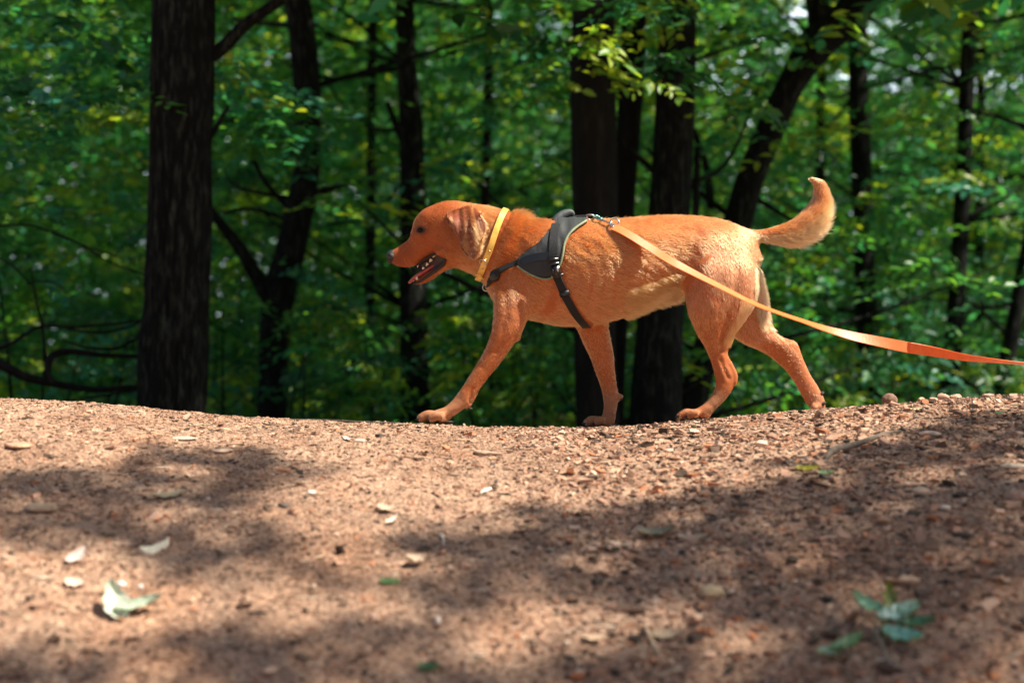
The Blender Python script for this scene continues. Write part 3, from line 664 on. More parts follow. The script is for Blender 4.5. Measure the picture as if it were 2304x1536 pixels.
# tail
loft('tail', [((1655, 508), (1680, 560), .028, 0, 0, .012), ((1690, 510), (1700, 549), .024, 0, 0, .014), ((1720, 509), (1724, 546), .0225, 0, 0, .020), ((1755, 502), (1762, 545), .023, 0, 0, .028, C_BODY), ((1785, 489), (1805, 539), .024, 0, 0, .030, C_LIGHT), ((1807, 469), (1842, 515), .025, 0, 0, .028, C_LIGHT),
  ((1824, 448), (1866, 473), .023, 0, 0, .022, C_LIGHT), ((1828, 429), (1868, 436), .021, 0, 0, .020, C_LIGHT), ((1826, 414), (1859, 411), .0165, 0, 0, .014, C_BODY), ((1820, 404), (1840, 402), .011, 0, 0, .012, C_BODY)], ns=24, pe=2.0, colr=C_BODY)
# ears: pendant flaps with folds, joined into the body
EAR = [(1002, 486), (1006, 501), (1016, 517), (1029, 535), (1035, 552), (1046, 571), (1058, 580), (1067, 580), (1078, 563), (1083, 541), (1090, 521), (1092, 501), (1081, 485), (1056, 468), (1026, 473)]
EARS = []
def ear(sgn):
    E = np.array(EAR, float); c0 = np.array([1048., 478.])
    # rays from a hinge line at the top to the outline
    nu, nv = 40, 26; V = []; top = np.array([[1006, 480], [1030, 470], [1056, 464], [1080, 478]], float)
    E2 = np.vstack([E[1:13]]); o = catmull(E2, 4); t = catmull(top, 12)
    oi = np.stack([np.interp(np.linspace(0, 1, nu), np.linspace(0, 1, len(o)), o[:, k]) for k in (0, 1)], -1)
    ti = np.stack([np.interp(np.linspace(0, 1, nu), np.linspace(0, 1, len(t)), t[:, k]) for k in (0, 1)], -1)
    for i in range(nu):
        u = i/(nu-1)
        for j in range(nv):
            v = j/(nv-1); q = ti[i]*(1-v)+oi[i]*v
            fold = .0052*math.sin(u*12.5+1.5-v*2.2)*(v**.4)*(1-.8*v)+.0016*math.sin(u*31+v*3)*(1-v)
            y = .056+.036*math.sin(min(v*2.4, 1)*math.pi/2)+.008*math.sin(math.pi*v)+fold-.006*abs(2*u-1)**3*(1 if u > .5 else -.3)
            for th in (0, 1):
                V.append(W(q[0], q[1], -y+th*.0075*(1 if v < .97 else .6)))
    V = np.array(V).reshape(nu, nv, 2, 3)
    if sgn > 0: V[..., 1] *= -1; 
    idx = np.arange(nu*nv*2).reshape(nu, nv, 2); q = []
    for th in (0, 1):
        a = idx[:, :, th]; f = np.stack([a[:-1, :-1], a[1:, :-1], a[1:, 1:], a[:-1, 1:]], -1).reshape(-1, 4); q.append(f if th else f[:, ::-1])
    for e in (idx[0], idx[-1]): q.append(np.stack([e[:-1, 0], e[1:, 0], e[1:, 1], e[:-1, 1]], -1))
    for e in (idx[:, 0], idx[:, -1]): q.append(np.stack([e[:-1, 0], e[1:, 0], e[1:, 1], e[:-1, 1]], -1))
    EARS.append((V.reshape(-1, 3), np.vstack(q)))
    c = (V[nu//2, ::3, 0]+V[nu//2, ::3, 1])/2; T = np.gradient(c, axis=0); T /= np.linalg.norm(T, axis=1)[:, None]
    for k in (8, 20, 32):
        c = V[k, ::3, 0]; T = np.gradient(c, axis=0); T /= np.linalg.norm(T, axis=1)[:, None]
        LOFTS.append(('ear', c, np.full(len(c), .014), T, np.full(len(c), .006), np.tile(C_EAR, (len(c), 1))))
ear(-1); ear(1)
# paws
CLAWS = []
def paw(pts, y0, heel, clawdir=(-1, 0, -.45), spread=.0190, tr=1.1):
    """pts: for the four toes (photo x of tip, y of tip base, length m, height m)"""
    for k, (px, py, ln, ht) in enumerate(pts):
        y = y0+(k-1.5)*spread*(1 if k in (1, 2) else 1.05); tip = W(px, py, y); 
        base_ = tip+np.array([ln, 0, ht*.9]); up = ht
        P = [base_, (base_*.45+tip*.55)+[0, 0, up*.55], tip+[.006, 0, up*.45]]
        m = MB(); p = catmull(np.array(P), 5); rr = np.interp(np.linspace(0, 1, len(p)), [0, .5, 1], np.array([.0105, .0108, .0092])*tr)
        V, q, t_ = tube(p, rr, 14); dm.add(V, q, t_); dm.ellipsoid(p[-1], (.0098*tr, .0098*tr, .0095*tr), nu=14, nv=10)
        CLAWS.append((p[-1]+[-.006, 0, -.001], clawdir))
    dm.ellipsoid(W(*heel, y0), (.020, .022, .011), nu=16, nv=10)
paw([(968, 946, .038, .013), (946, 946, .05, .016), (943, 945, .05, .016), (957, 946, .04, .014)], YN-.004, (998, 943), spread=.021, tr=1.22)
paw([(1340, 953, .026, .010), (1320, 954, .036, .012), (1317, 953, .036, .012), (1330, 953, .03, .010)], YF, (1368, 950))
paw([(1548, 938, .03, .011), (1530, 939, .042, .013), (1527, 938, .042, .013), (1540, 938, .035, .011)], YN, (1584, 933))
dm.ellipsoid(W(1838, 912, YF), (.020, .024, .013), rot=roty(R(60)), nu=16, nv=10)
for k in range(4): dm.ellipsoid(W(1832+6*(k in (1, 2)), 917, YF+(k-1.5)*.014), (.011, .0085, .012), nu=12, nv=10)
for k in range(4): CLAWS.append((W(1834, 922, YF+(k-1.5)*.014), (-.2, 0, -1)))

dog = empty('dog', W(1300, 955, 0)); tag(dog, 'golden red short-haired dog walking left over the mound with open mouth and raised tail', 'dog')
raw = dm.build('raw', None, None)
md = raw.modifiers.new('r', 'REMESH'); md.mode = 'VOXEL'; md.voxel_size = .0036; md.use_smooth_shade = True
ms_ = raw.modifiers.new('s', 'SMOOTH'); ms_.factor = .5; ms_.iterations = 5
dg = bpy.context.evaluated_depsgraph_get(); ev = raw.evaluated_get(dg); me = bpy.data.meshes.new_from_object(ev)
bpy.data.objects.remove(raw)
nv = len(me.vertices); BV = np.zeros(nv*3, np.float32); me.vertices.foreach_get('co', BV); BV = BV.reshape(-1, 3).astype(float)
nl = len(me.loops); npol = len(me.polygons); LV = np.zeros(nl, np.int32); me.loops.foreach_get('vertex_index', LV); LT = np.zeros(npol, np.int32); me.polygons.foreach_get('loop_total', LT)
assert (LT == 4).all(); BQ = LV.reshape(-1, 4)
# sculpt: fine relief along the coat
VN = np.zeros((nv, 3)); fn = np.cross(BV[BQ[:, 2]]-BV[BQ[:, 0]], BV[BQ[:, 3]]-BV[BQ[:, 1]])
for k in range(4): np.add.at(VN, BQ[:, k], fn)
VN /= np.linalg.norm(VN, axis=1)[:, None]+1e-12
def relax(V, wgt, it):
    e = np.vstack([BQ[:, [0, 1]], BQ[:, [1, 2]], BQ[:, [2, 3]], BQ[:, [3, 0]]]); e = np.vstack([e, e[:, ::-1]])
    cnt = np.bincount(e[:, 0], minlength=len(V))[:, None]
    for _ in range(it):
        s_ = np.stack([np.bincount(e[:, 0], V[e[:, 1], k], minlength=len(V)) for k in range(3)], -1)/cnt
        V = V+(s_-V)*wgt[:, None]
    return V
qx = PX(BV)
def soft(qx, cx, cy, rx, ry): return np.exp(-(((qx[:, 0]-cx)/rx)**2+((qx[:, 1]-cy)/ry)**2))
rw = np.clip(1.4*soft(qx, 1175, 610, 90, 75)+1.2*soft(qx, 1085, 560, 70, 75)+1.5*soft(qx, 1560, 570, 75, 100)+1.5*soft(qx, 1650, 540, 80, 80)+.9*soft(qx, 1040, 500, 60, 60)+soft(qx, 1200, 690, 50, 45)+1.2*soft(qx, 1320, 725, 70, 30), 0, 1)*.6
BV = relax(BV, rw, 170)
VN = np.zeros((nv, 3)); fn = np.cross(BV[BQ[:, 2]]-BV[BQ[:, 0]], BV[BQ[:, 3]]-BV[BQ[:, 1]])
for k in range(4): np.add.at(VN, BQ[:, k], fn)
VN /= np.linalg.norm(VN, axis=1)[:, None]+1e-12
amp = .0010*np.ones(nv)
amp += .0026*soft(qx, 1350, 555, 80, 35)+.0030*soft(qx, 1170, 530, 40, 60)+.0012*soft(qx, 1450, 560, 110, 60)
Pn = BV*np.array([26, 26, 60]); Pn[:, 2] += BV[:, 0]*38
BV = BV+VN*(amp*fbm(Pn, 3, 41))[:, None]
# folds: crease in front of the thigh, muscle line of the shoulder, neck roll behind the collar
def crease(pts, dep, wd, near=True):
    global BV
    c = catmull(np.array(pts, float), 12); dd = np.min(np.linalg.norm(qx[:, None, :]-c[None, :, :], axis=2), axis=1)
    s = np.exp(-(dd/wd)**2)*np.clip(-VN[:, 1]*1.3, 0, 1)*(BV[:, 1] < -.02)
    BV = BV+VN*(dep*s)[:, None]
crease([(1552, 560), (1545, 590), (1540, 620), (1532, 650)], -.003, 18)
crease([(1480, 645), (1515, 632), (1545, 618)], -.005, 10)
crease([(1212, 650), (1216, 685), (1200, 715)], -.004, 20)
crease([(1108, 640), (1135, 600), (1175, 560)], -.005, 14)
crease([(1150, 490), (1135, 540), (1110, 600)], .007, 13)
crease([(1172, 500), (1160, 545), (1135, 590)], -.005, 11)
crease([(1640, 700), (1630, 740), (1622, 790)], -.004, 6)
crease([(1660, 600), (1655, 660), (1640, 700)], -.004, 9)
crease([(1668, 690), (1650, 720), (1635, 760)], .003, 6)
crease([(1620, 805), (1632, 835), (1640, 850)], -.0035, 5)
crease([(1068, 868), (1058, 895), (1060, 905)], -.004, 5)
crease([(945, 527), (955, 545), (985, 552), (1000, 560)], -.0022, 7)
crease([(1230, 600), (1238, 640), (1232, 680)], -.004, 16)
crease([(1190, 640), (1186, 690), (1178, 730)], .004, 14)
crease([(1130, 650), (1138, 700), (1130, 745)], -.003, 10)
crease([(1165, 750), (1140, 765), (1115, 790)], -.0028, 7)
crease([(1128, 790), (1100, 835), (1075, 868)], -.0022, 6)
crease([(1590, 600), (1600, 650), (1592, 700)], .005, 22)
crease([(1562, 650), (1572, 700), (1590, 750)], -.003, 9)
crease([(1612, 690), (1612, 735), (1616, 775)], .003, 7)
crease([(1400, 500), (1480, 505), (1560, 515)], -.004, 14)
for rx_ in (1310, 1338, 1366, 1394): crease([(rx_, 560), (rx_+14, 620), (rx_+8, 670)], -.0018, 8)
crease([(1005, 600), (1025, 585), (1050, 590)], -.003, 9)
crease([(905, 560), (925, 552), (940, 545)], -.0015, 5)
crease([(1345, 790), (1352, 850), (1358, 890)], -.0022, 6)
crease([(1745, 775), (1780, 800), (1815, 860)], -.0022, 6)
crease([(958, 575), (980, 566), (997, 570), (1003, 590)], .0022, 5)
bvh = BVHTree.FromPolygons(BV.tolist(), BQ.tolist())
def ray_px(px, py, side=-1):
    """hit of the line of sight through a photo pixel (side +1: mirrored, for the far flank)"""
    o = CAM.copy(); d = np.array([(px-1152)/F, 1, (768-py)/F]); 
    if side > 0: o[1] *= -1; d[1] *= -1
    h, n, i, dist = bvh.ray_cast(Vector(o.tolist()), Vector(d.tolist()))
    return (None, None) if h is None else (np.array(h), np.array(n))

# ---------------------------------------------------------------- coat: skin colour and fur
LC = np.vstack([l[1] for l in LOFTS]); LR = np.concatenate([l[2] for l in LOFTS]); LT_ = np.vstack([l[3] for l in LOFTS])
LF = np.concatenate([l[4] for l in LOFTS]); LCol = np.vstack([l[5] for l in LOFTS])
def field(P):
    Tn = np.zeros((len(P), 3)); Fl = np.zeros(len(P)); Cc = np.zeros((len(P), 3))
    for a in range(0, len(P), 20000):
        p_ = P[a:a+20000]; dd = np.linalg.norm(p_[:, None, :]-LC[None], axis=2)/LR[None]; dd = dd-dd.min(1, keepdims=True)
        wt = np.exp(-dd*4.2); wt /= wt.sum(1, keepdims=True); Tn[a:a+20000] = wt@LT_; Fl[a:a+20000] = wt@LF; Cc[a:a+20000] = wt@LCol
    return Tn, Fl, Cc
def coat_col(P, Nr, C):
    q = PX(P); C = C.copy()
    def blend(m, c): 
        nonlocal C; m = np.clip(m, 0, 1)[:, None]; C = C*(1-m)+np.array(c)*m
    tor = (q[:, 0] > 1170) & (q[:, 0] < 1560)
    blend(np.clip(-Nr[:, 2]-.25, 0, 1)*.6*tor*np.clip((q[:, 1]-605)/80, 0, 1), C_LIGHT)                       # belly
    blend(soft(q, 1515, 672, 50, 22)*.45, C_PALE)
    blend(soft(q, 1185, 505, 55, 30)*.45, C_DARK); blend(soft(q, 1145, 545, 32, 50)*.4, C_DARK)
    blend(soft(q, 1660, 570, 55, 60)*.45, C_LIGHT)
    blend(np.clip((q[:, 0]-1690)/25, 0, 1)*(q[:, 1] > 590)*(q[:, 1] < 720)*.25, C_PALE)
    blend(np.clip((q[:, 0]-1680)/20, 0, 1)*(q[:, 1] < 580)*np.clip(-Nr[:, 2], 0, 1)*.7, C_PALE)
    blend(soft(q, 888, 585, 26, 22)*.55, (.20, .075, .035)); blend(soft(q, 905, 570, 50, 18)*.25, C_DARK)  # muzzle
    blend(soft(q, 947, 518, 15, 10)*.95, (.05, .018, .01))                                          # eye rim
    blend(soft(q, 952, 503, 8, 5)*.6, C_LIGHT)  # brow highlight painted into the coat colour
    blend(soft(q, 1060, 572, 18, 14)*.5, (.20, .085, .05))                                          # ear tip
    return C*(1+.10*fbm(P*38, 2, 51)[:, None])
Tn, Fl, Cc = field(BV); skin = coat_col(BV, VN, Cc)*.62
body = mesh_np('body', BV, BQ, attr_mat('dog_skin', .75, .4, 500, .001), dog, True, skin)

# straps and panels in photo coordinates on the near flank (mirrored to the far one)
PANEL = [(1262, 488), (1254, 500), (1246, 512), (1234, 526), (1213, 549), (1190, 564), (1171, 580), (1163, 592), (1166, 602), (1181, 611), (1199, 621), (1225, 627), (1242, 625), (1251, 608), (1261, 594), (1267, 572), (1271, 551), (1280, 532), (1298, 516), (1322, 502), (1321, 488), (1295, 486)]
GIRTH = [(1250, 500), (1248, 525), (1246, 555), (1246, 583), (1250, 606), (1257, 628), (1267, 654), (1278, 675), (1293, 701), (1309, 721), (1324, 731)]
CHEST = [(1245, 577), (1215, 578), (1190, 583), (1168, 591), (1141, 604), (1122, 613), (1112, 625)]
COLLAR = [(1141, 467), (1137, 488), (1123, 519), (1108, 548), (1093, 571), (1085, 592), (1082, 612)]
def dist_poly(q, pts, n=10):
    c = catmull(np.array(pts, float), n); a = c[:-1]; b = c[1:]; ab = b-a
    t = np.clip(((q[:, None, :]-a[None])*ab[None]).sum(-1)/((ab**2).sum(-1)[None]+1e-9), 0, 1)
    return np.linalg.norm(q[:, None, :]-(a[None]+t[..., None]*ab[None]), axis=2).min(1)
def inside(q, poly):
    P = np.array(poly, float); x, y = q[:, 0], q[:, 1]; c = np.zeros(len(q), bool); j = len(P)-1
    for i in range(len(P)):
        cond = ((P[i, 1] > y) != (P[j, 1] > y)) & (x < (P[j, 0]-P[i, 0])*(y-P[i, 1])/(P[j, 1]-P[i, 1]+1e-12)+P[i, 0]); c ^= cond; j = i
    return c
# fur
NF = 330000
SV, SN, SQ = [BV], [VN], [BQ]; off = len(BV)
for Ve, Qe in EARS:
    n_ = np.zeros_like(Ve); f_ = np.cross(Ve[Qe[:, 2]]-Ve[Qe[:, 0]], Ve[Qe[:, 3]]-Ve[Qe[:, 1]])
    for k in range(4): np.add.at(n_, Qe[:, k], f_)
    n_ /= np.linalg.norm(n_, axis=1)[:, None]+1e-12
    if (n_*(Ve-Ve.mean(0)-np.array([0, -np.sign(Ve[0, 1])*.0, 0])))[:, 1].sum()*1.0 < 0: n_ = -n_
    SV.append(Ve); SN.append(n_); SQ.append(Qe+off); off += len(Ve)
    cE = coat_col(Ve, n_, np.tile(C_EAR, (len(Ve), 1)))*.7
    eo = mesh_np('ear', Ve, Qe, body.data.materials[0], dog, True, cE)
SV = np.vstack(SV); SN = np.vstack(SN); SQ = np.vstack(SQ)
tri = np.vstack([SQ[:, [0, 1, 2]], SQ[:, [0, 2, 3]]]); A_, B_, C_ = SV[tri[:, 0]], SV[tri[:, 1]], SV[tri[:, 2]]
ar = np.linalg.norm(np.cross(B_-A_, C_-A_), axis=1); cen = (A_+B_+C_)/3; side_n = np.cross(B_-A_, C_-A_)
wt = ar*np.where((cen[:, 1] > .05) & (PX(cen)[:, 1] < 715) & (PX(cen)[:, 0] < 1640), .45, 1.0)*np.where(PX(cen)[:, 0] < 1100, 1.9, 1.0)*np.where(PX(cen)[:, 0] > 1690, 1.5, 1)
r = np.random.default_rng(5); pick = r.choice(len(tri), NF, p=wt/wt.sum()); u = r.random((NF, 2)); fl = u.sum(1) > 1; u[fl] = 1-u[fl]
P = A_[pick]+(B_-A_)[pick]*u[:, :1]+(C_-A_)[pick]*u[:, 1:]
Nr = SN[tri[pick, 0]]*(1-u.sum(1))[:, None]+SN[tri[pick, 1]]*u[:, :1]+SN[tri[pick, 2]]*u[:, 1:]; Nr /= np.linalg.norm(Nr, axis=1)[:, None]
Pm = P.copy(); Pm[:, 1] = -np.abs(Pm[:, 1]); q = PX(Pm); qv = PX(P)
MOUTH = [(930, 602), (945, 594), (958, 582), (978, 572), (990, 571), (997, 580), (994, 592), (980, 606), (962, 618), (942, 628), (928, 632)]
kill = inside(q, PANEL) | (dist_poly(q, GIRTH) < 9) | (dist_poly(q, CHEST) < 6) | (dist_poly(q, COLLAR) < 7)
kill |= (np.hypot(q[:, 0]-876, q[:, 1]-577) < 13) | (np.hypot(q[:, 0]-946, q[:, 1]-517.5) < 4.6) | inside(q, MOUTH)
kill |= (qv[:, 0] > 1833) & (qv[:, 1] > 880) & (qv[:, 1] < 925) & (Nr[:, 0] > .5)
k = ~kill; P, Nr, qv = P[k], Nr[k], qv[k]; n = len(P)
Tn, Fl, Cc = field(P)
Tn = Tn/(np.linalg.norm(Tn, axis=1)[:, None]+1e-9)
onb = (qv[:, 0] > 1180) & (qv[:, 0] < 1660) & (qv[:, 1] < 730)
Tn[:, 2] -= np.where(onb, .38, .12)
wav = np.stack([fbm(P*26+k_*9, 2, 61+k_) for k_ in range(3)], -1)
rip = .35+.75*soft(qv, 1350, 560, 90, 40)+.5*soft(qv, 1165, 530, 45, 60)+.45*(qv[:, 0] > 1690)
Tn = Tn+wav*rip[:, None]*.75+r.normal(0, .16, (n, 3))
Tt = Tn-(Tn*Nr).sum(1)[:, None]*Nr; Tt /= np.linalg.norm(Tt, axis=1)[:, None]+1e-9
lift = np.where(onb | (qv[:, 1] < 600), .17, .11)+.10*r.random(n)+.55*soft(qv, 1172, 495, 34, 45)+.40*soft(qv, 1135, 560, 22, 50)+.15*soft(qv, 1350, 560, 90, 40)+.10*fbm(P*30, 2, 77)
stray = r.random(n) < .02; lift = np.where(stray, lift+.4, lift)
tail = (qv[:, 0] > 1690) & (qv[:, 1] < 585)
under = np.clip(-Nr[:, 2]*1.2+.4*Nr[:, 0], 0, 1)
lift = lift+np.where(tail, .14+.48*under, 0); Lh = Fl*.85*r.uniform(.7, 1.25, n)
Lh = Lh*np.where(tail, .55+1.1*under, 1)
ruff = (qv[:, 0] > 1698) & (qv[:, 1] > 600) & (qv[:, 1] < 740) & (Nr[:, 0] > .2); Lh = np.where(ruff, .019*r.uniform(.4, 1.3, n), Lh); lift = np.where(ruff, r.uniform(.2, .75, n), lift)
rf2 = (qv[:, 0] > 1625) & (qv[:, 0] < 1700) & (qv[:, 1] > 670) & (qv[:, 1] < 770) & (Nr[:, 0] > .3) & (P[:, 1] < 0); Lh = np.where(rf2, .020*r.uniform(.6, 1.2, n), Lh); lift = np.where(rf2, .42, lift)
bel = (qv[:, 0] > 1400) & (qv[:, 0] < 1530) & (Nr[:, 2] < -.4); Lh = np.where(bel, Lh*1.7*r.uniform(.6, 1.2, n), Lh); lift = np.where(bel, r.uniform(.4, 1.0, n), lift)
Ps = P*np.array([45, 60, 110]); Ps[:, 2] += P[:, 0]*40
Hc = coat_col(P, Nr, Cc)*(1+r.normal(0, .12, n))[:, None]*(1+np.where(onb | tail, .26, .14)*fbm(Ps, 3, 71))[:, None]
rf = soft(qv, 1168, 485, 40, 38); Lh = Lh*(1+.75*rf*r.uniform(.1, 1.2, n)); lift = lift+rf*r.uniform(-.2, .45, n)
Hc = np.clip(Hc, .003, .93)
K = 4; tt = np.linspace(0, 1, K); pts = np.zeros((n, K, 3), np.float32)
for i, t_ in enumerate(tt):
    pts[:, i] = P-Nr*.0006+Tt*(Lh*t_*(1-.25*lift))[:, None]+Nr*(Lh*lift*(t_*1.25-.55*t_*t_))[:, None]
wk = []
for s_ in (-1, 1):
    for (px, py, dx, dz, ln) in [(910, 582, .1, -.6, .028), (919, 584, .4, -.6, .032), (915, 590, .2, -.7, .024), (930, 500, -.9, .5, .030), (932, 497, -.8, .8, .028), (948, 632, -.3, -.9, .025), (965, 622, 0, -1, .028)]:
        h, _n = ray_px(px, py, s_)
        if h is None: continue
        d_ = np.array([dx, s_*.7, dz]); d_ /= np.linalg.norm(d_); wk.append([h+d_*ln*t_+np.array([.004, 0, -.004])*t_*t_ for t_ in tt])
wk = np.array(wk, np.float32); nw = len(wk); pts = np.vstack([pts, wk]); Hc = np.vstack([Hc, np.tile([.5, .3, .18], (nw, 1))]); qv = np.vstack([qv, np.full((nw, 2), 900.)]); n += nw
org = parent_origin(dog); pts -= org.astype(np.float32)
hc = bpy.data.hair_curves.new('fur'); hc.add_curves([K]*n)
hc.attributes['position'].data.foreach_set('vector', pts.reshape(-1))
ra = hc.attributes.get('radius') or hc.attributes.new('radius', 'FLOAT', 'POINT')
rr = (np.array([1., .92, .6, .12])[None, :]*(.00036+.00010*r.random(n))[:, None]*np.where(qv[:, 0] < 1030, .7, 1)[:, None]).astype(np.float32)
ra.data.foreach_set('value', rr.ravel())
ca = hc.attributes.new('col', 'FLOAT_COLOR', 'CURVE'); c4_ = np.ones((n, 4), np.float32); c4_[:, :3] = Hc; ca.data.foreach_set('color', c4_.ravel())
fm = bpy.data.materials.new('fur'); fm.use_nodes = True; t = fm.node_tree; N = t.nodes; L = t.links
N.remove(N['Principled BSDF']); hb = N.new('ShaderNodeBsdfHairPrincipled'); at = N.new('ShaderNodeAttribute'); at.attribute_name = 'col'
L.new(at.outputs['Color'], hb.inputs['Color']); hb.inputs['Roughness'].default_value = .34; hb.inputs['Radial Roughness'].default_value = .6
hb.inputs['Random Roughness'].default_value = .1; L.new(hb.outputs[0], N['Material Output'].inputs[0])
fo = bpy.data.objects.new('fur', hc); hc.materials.append(fm); col.objects.link(fo); fo.parent = dog

# ---------------------------------------------------------------- face
def hitm(px, py, side=-1, inset=0.0):
    h, n = ray_px(px, py, side)
    return (h - n*inset, n) if h is not None else (W(px, py, side*.03), np.array([0, side, 0.]))
M_NOSE = simple('nose_skin', (.020, .015, .014), .55, bump=.5, bscale=600, var=.3)
M_EYE = simple('eye', (.004, .002, .0015), .16, spec=.18, var=.1); M_LID = simple('lid_skin', (.02, .010, .007), .55)
M_MOUTH = simple('mouth_skin', (.030, .007, .006), .35, var=.4); M_TONGUE = simple('tongue', (.42, .075, .055), .32, bump=.3, bscale=400); M_TOOTH = simple('tooth', (.75, .62, .42), .3, var=.1)
M_CLAW = simple('claw', (.035, .025, .02), .4); M_PAD = simple('pad_skin', (.03, .02, .017), .8, bump=.6, bscale=500)
m = MB(); m.ellipsoid(W(881, 577, 0), (.0140, .0195, .0172), rot=roty(R(-18)), nu=24, nv=16); m.ellipsoid(W(883, 570, 0), (.015, .016, .010), nu=20, nv=12); m.ellipsoid(W(879, 587, 0), (.009, .010, .009), nu=16, nv=10)
nose = m.build('nose', M_NOSE, dog)
for s_ in (-1, 1):
    m = MB(); m.ellipsoid(W(875.5, 581, s_*.0165), (.0052, .0045, .0036), rot=roty(R(25)), nu=14, nv=10); m.build('nostril', simple('nostril', (.002, .002, .002), .9), nose)
for s_ in (-1, 1):
    h, n = hitm(946.5, 517.5, s_, .0040); m = MB(); m.ellipsoid(h, (.0098, .0085, .0088), nu=18, nv=12); eye = m.build('eye', M_EYE, dog)
    m = MB(); e = []
    for a in np.linspace(0, 2*np.pi, 13)[:-1]:
        hh, nn = hitm(946.5+8.0*math.cos(a)+1.2*math.sin(a), 517.5+5.2*math.sin(a)-1.8*math.cos(a), s_, .0002); e.append(hh)
    e.append(e[0]); m.tube(e, .0022, 6, 3); m.build('eyelid', M_LID, eye)
# mouth lining, tongue, teeth, lips
MP = [(936, 598), (950, 588), (966, 577), (982, 569), (998, 572), (1008, 582), (1000, 597), (984, 611), (964, 625), (944, 636), (930, 637), (944, 620), (950, 606)]
m = MB(); o = np.array(MP, float); hw = np.interp(o[:, 0], [930, 960, 1000], [.010, .019, .036])
k = len(o); cN = np.array([975., 598.]); V = []
for s_ in (-1, 1):
    for sc_, dw in ((1, 1), (.55, .9)):
        for i in range(k):
            q_ = cN+(o[i]-cN)*sc_; V.append(W(q_[0], q_[1], s_*hw[i]*(dw if sc_ == 1 else .8)))
V = np.array(V); T_ = []; Q_ = []
for s_ in (0, 1):
    a = s_*2*k
    for i in range(k):
        j = (i+1) % k; Q_.append([a+i, a+j, a+k+j, a+k+i]); T_.append([a+k+i, a+k+j, 4*k+s_])
for i in range(k): j = (i+1) % k; Q_.append([i, j, 2*k+j, 2*k+i])
V = np.vstack([V, W(975, 598, -.018), W(975, 598, .018)]); m.add(V, np.array(Q_), np.array(T_)); m.build('mouth_lining', M_MOUTH, dog)
m = MB(); loft('tongue', [((985, 585), (989, 597), .020, 0), ((968, 596), (973, 608), .021, 0), ((950, 607), (956, 619), .020, 0), ((935, 616), (943, 627), .019, 0), ((924, 626), (932, 633), .016, 0), ((918, 634), (924, 638), .010, 0)], ns=18, mb=m, skipfur=True); m.build('tongue', M_TONGUE, dog)
def cone(m, p, d, r0, ln, n=8):
    d = np.array(d, float); d /= np.linalg.norm(d); m.tube([np.array(p)-d*ln*.15, np.array(p)+d*ln*.4, np.array(p)+d*ln], [r0, r0*.8, r0*.08], n, 4)
for s_ in (-1, 1):
    for (px, py, y, dx, dz, r0, ln) in [(977, 574, .031, -.5, -.8, .0046, .0085), (970, 584, .028, -.5, -.8, .0048, .0095), (962, 593, .025, -.5, -.8, .0042, .0085), (953, 602, .022, -.5, -.7, .0036, .007), (940, 596, .016, -.1, -1, .003, .008),
                                        (938, 628, .0155, -.1, 1, .0040, .012), (931, 632, .007, -.2, 1, .0026, .006)]:
        m = MB(); cone(m, W(px, py, s_*y), (dx, 0, dz), r0, ln); m.build('tooth', M_TOOTH, dog)
    m = MB()
    up = [(936, 598, .020), (950, 588.5, .025), (966, 578, .032), (982, 571, .041), (996, 574, .045), (1001, 584, .043), (993, 598, .040), (976, 611, .033), (958, 624, .025), (943, 634, .019), (931, 639, .010)]
    m.tube([W(a, b, s_*c) for a, b, c in up], [.0018, .0024, .003, .0034, .0044, .0046, .0048, .0046, .0042, .0036, .002], 8, 5); m.build('lip', M_LID, dog)
for p_, d_ in CLAWS:
    m = MB(); cone(m, p_, d_, .0042, .0125, 8); m.build('claw', M_CLAW, dog)
for (px, py, y, r3, a) in [(1846, 886, YF, (.006, .014, .012), 60), (1852, 908, YF-.012, (.005, .007, .010), 60), (1850, 912, YF+.004, (.005, .007, .010), 60), (1397, 896, YF, (.006, .006, .007), 0), (1058, 919, YN-.004, (.006, .006, .004), 0), (1007, 948, YN-.004, (.018, .020, .005), 0), (1378, 955, YF, (.014, .018, .004), 0)]:
    m = MB(); m.ellipsoid(W(px, py, y), r3, rot=roty(R(a)), nu=14, nv=10, rough=.1); m.build('paw_pad', M_PAD, dog)

# ---------------------------------------------------------------- torso surface table for the harness
XS = np.arange((1105-1152)*3.95/F, (1420-1152)*3.95/F, .004); PH = np.radians(np.arange(0, 181, 3.0)); az_ = W(1250, 612, 0)[2]
H = np.zeros((len(XS), len(PH), 3))
for i, x in enumerate(XS):
    for j, ph in enumerate(PH):
        d = np.array([0, -math.sin(ph), math.cos(ph)]); o_ = np.array([x, 0, az_])+d*.4
        h, n_, _, _ = bvh.ray_cast(Vector(o_.tolist()), Vector((-d).tolist())); H[i, j] = h if h is not None else np.array([x, 0, az_])+d*.12
for _ in range(6):
    Hp = np.pad(H, ((1, 1), (1, 1), (0, 0)), mode='edge'); Hn = (Hp[:-2, 1:-1]+Hp[2:, 1:-1]+Hp[1:-1, :-2]+Hp[1:-1, 2:]+4*H)/8
    Hn[..., 0] = H[..., 0]; H = Hn
Hx = np.gradient(H, axis=0); Hy = np.gradient(H, axis=1); HN = np.cross(Hx, Hy); HN /= np.linalg.norm(HN, axis=2)[..., None]
if (HN*(H-np.array([0, 0, az_]))*np.array([0, 1, 1])).sum() < 0: HN = -HN
def colat(x):
    f = np.clip((x-XS[0])/(XS[1]-XS[0]), 0, len(XS)-1.001); i = int(f); f -= i
    return H[i]*(1-f)+H[i+1]*f, HN[i]*(1-f)+HN[i+1]*f
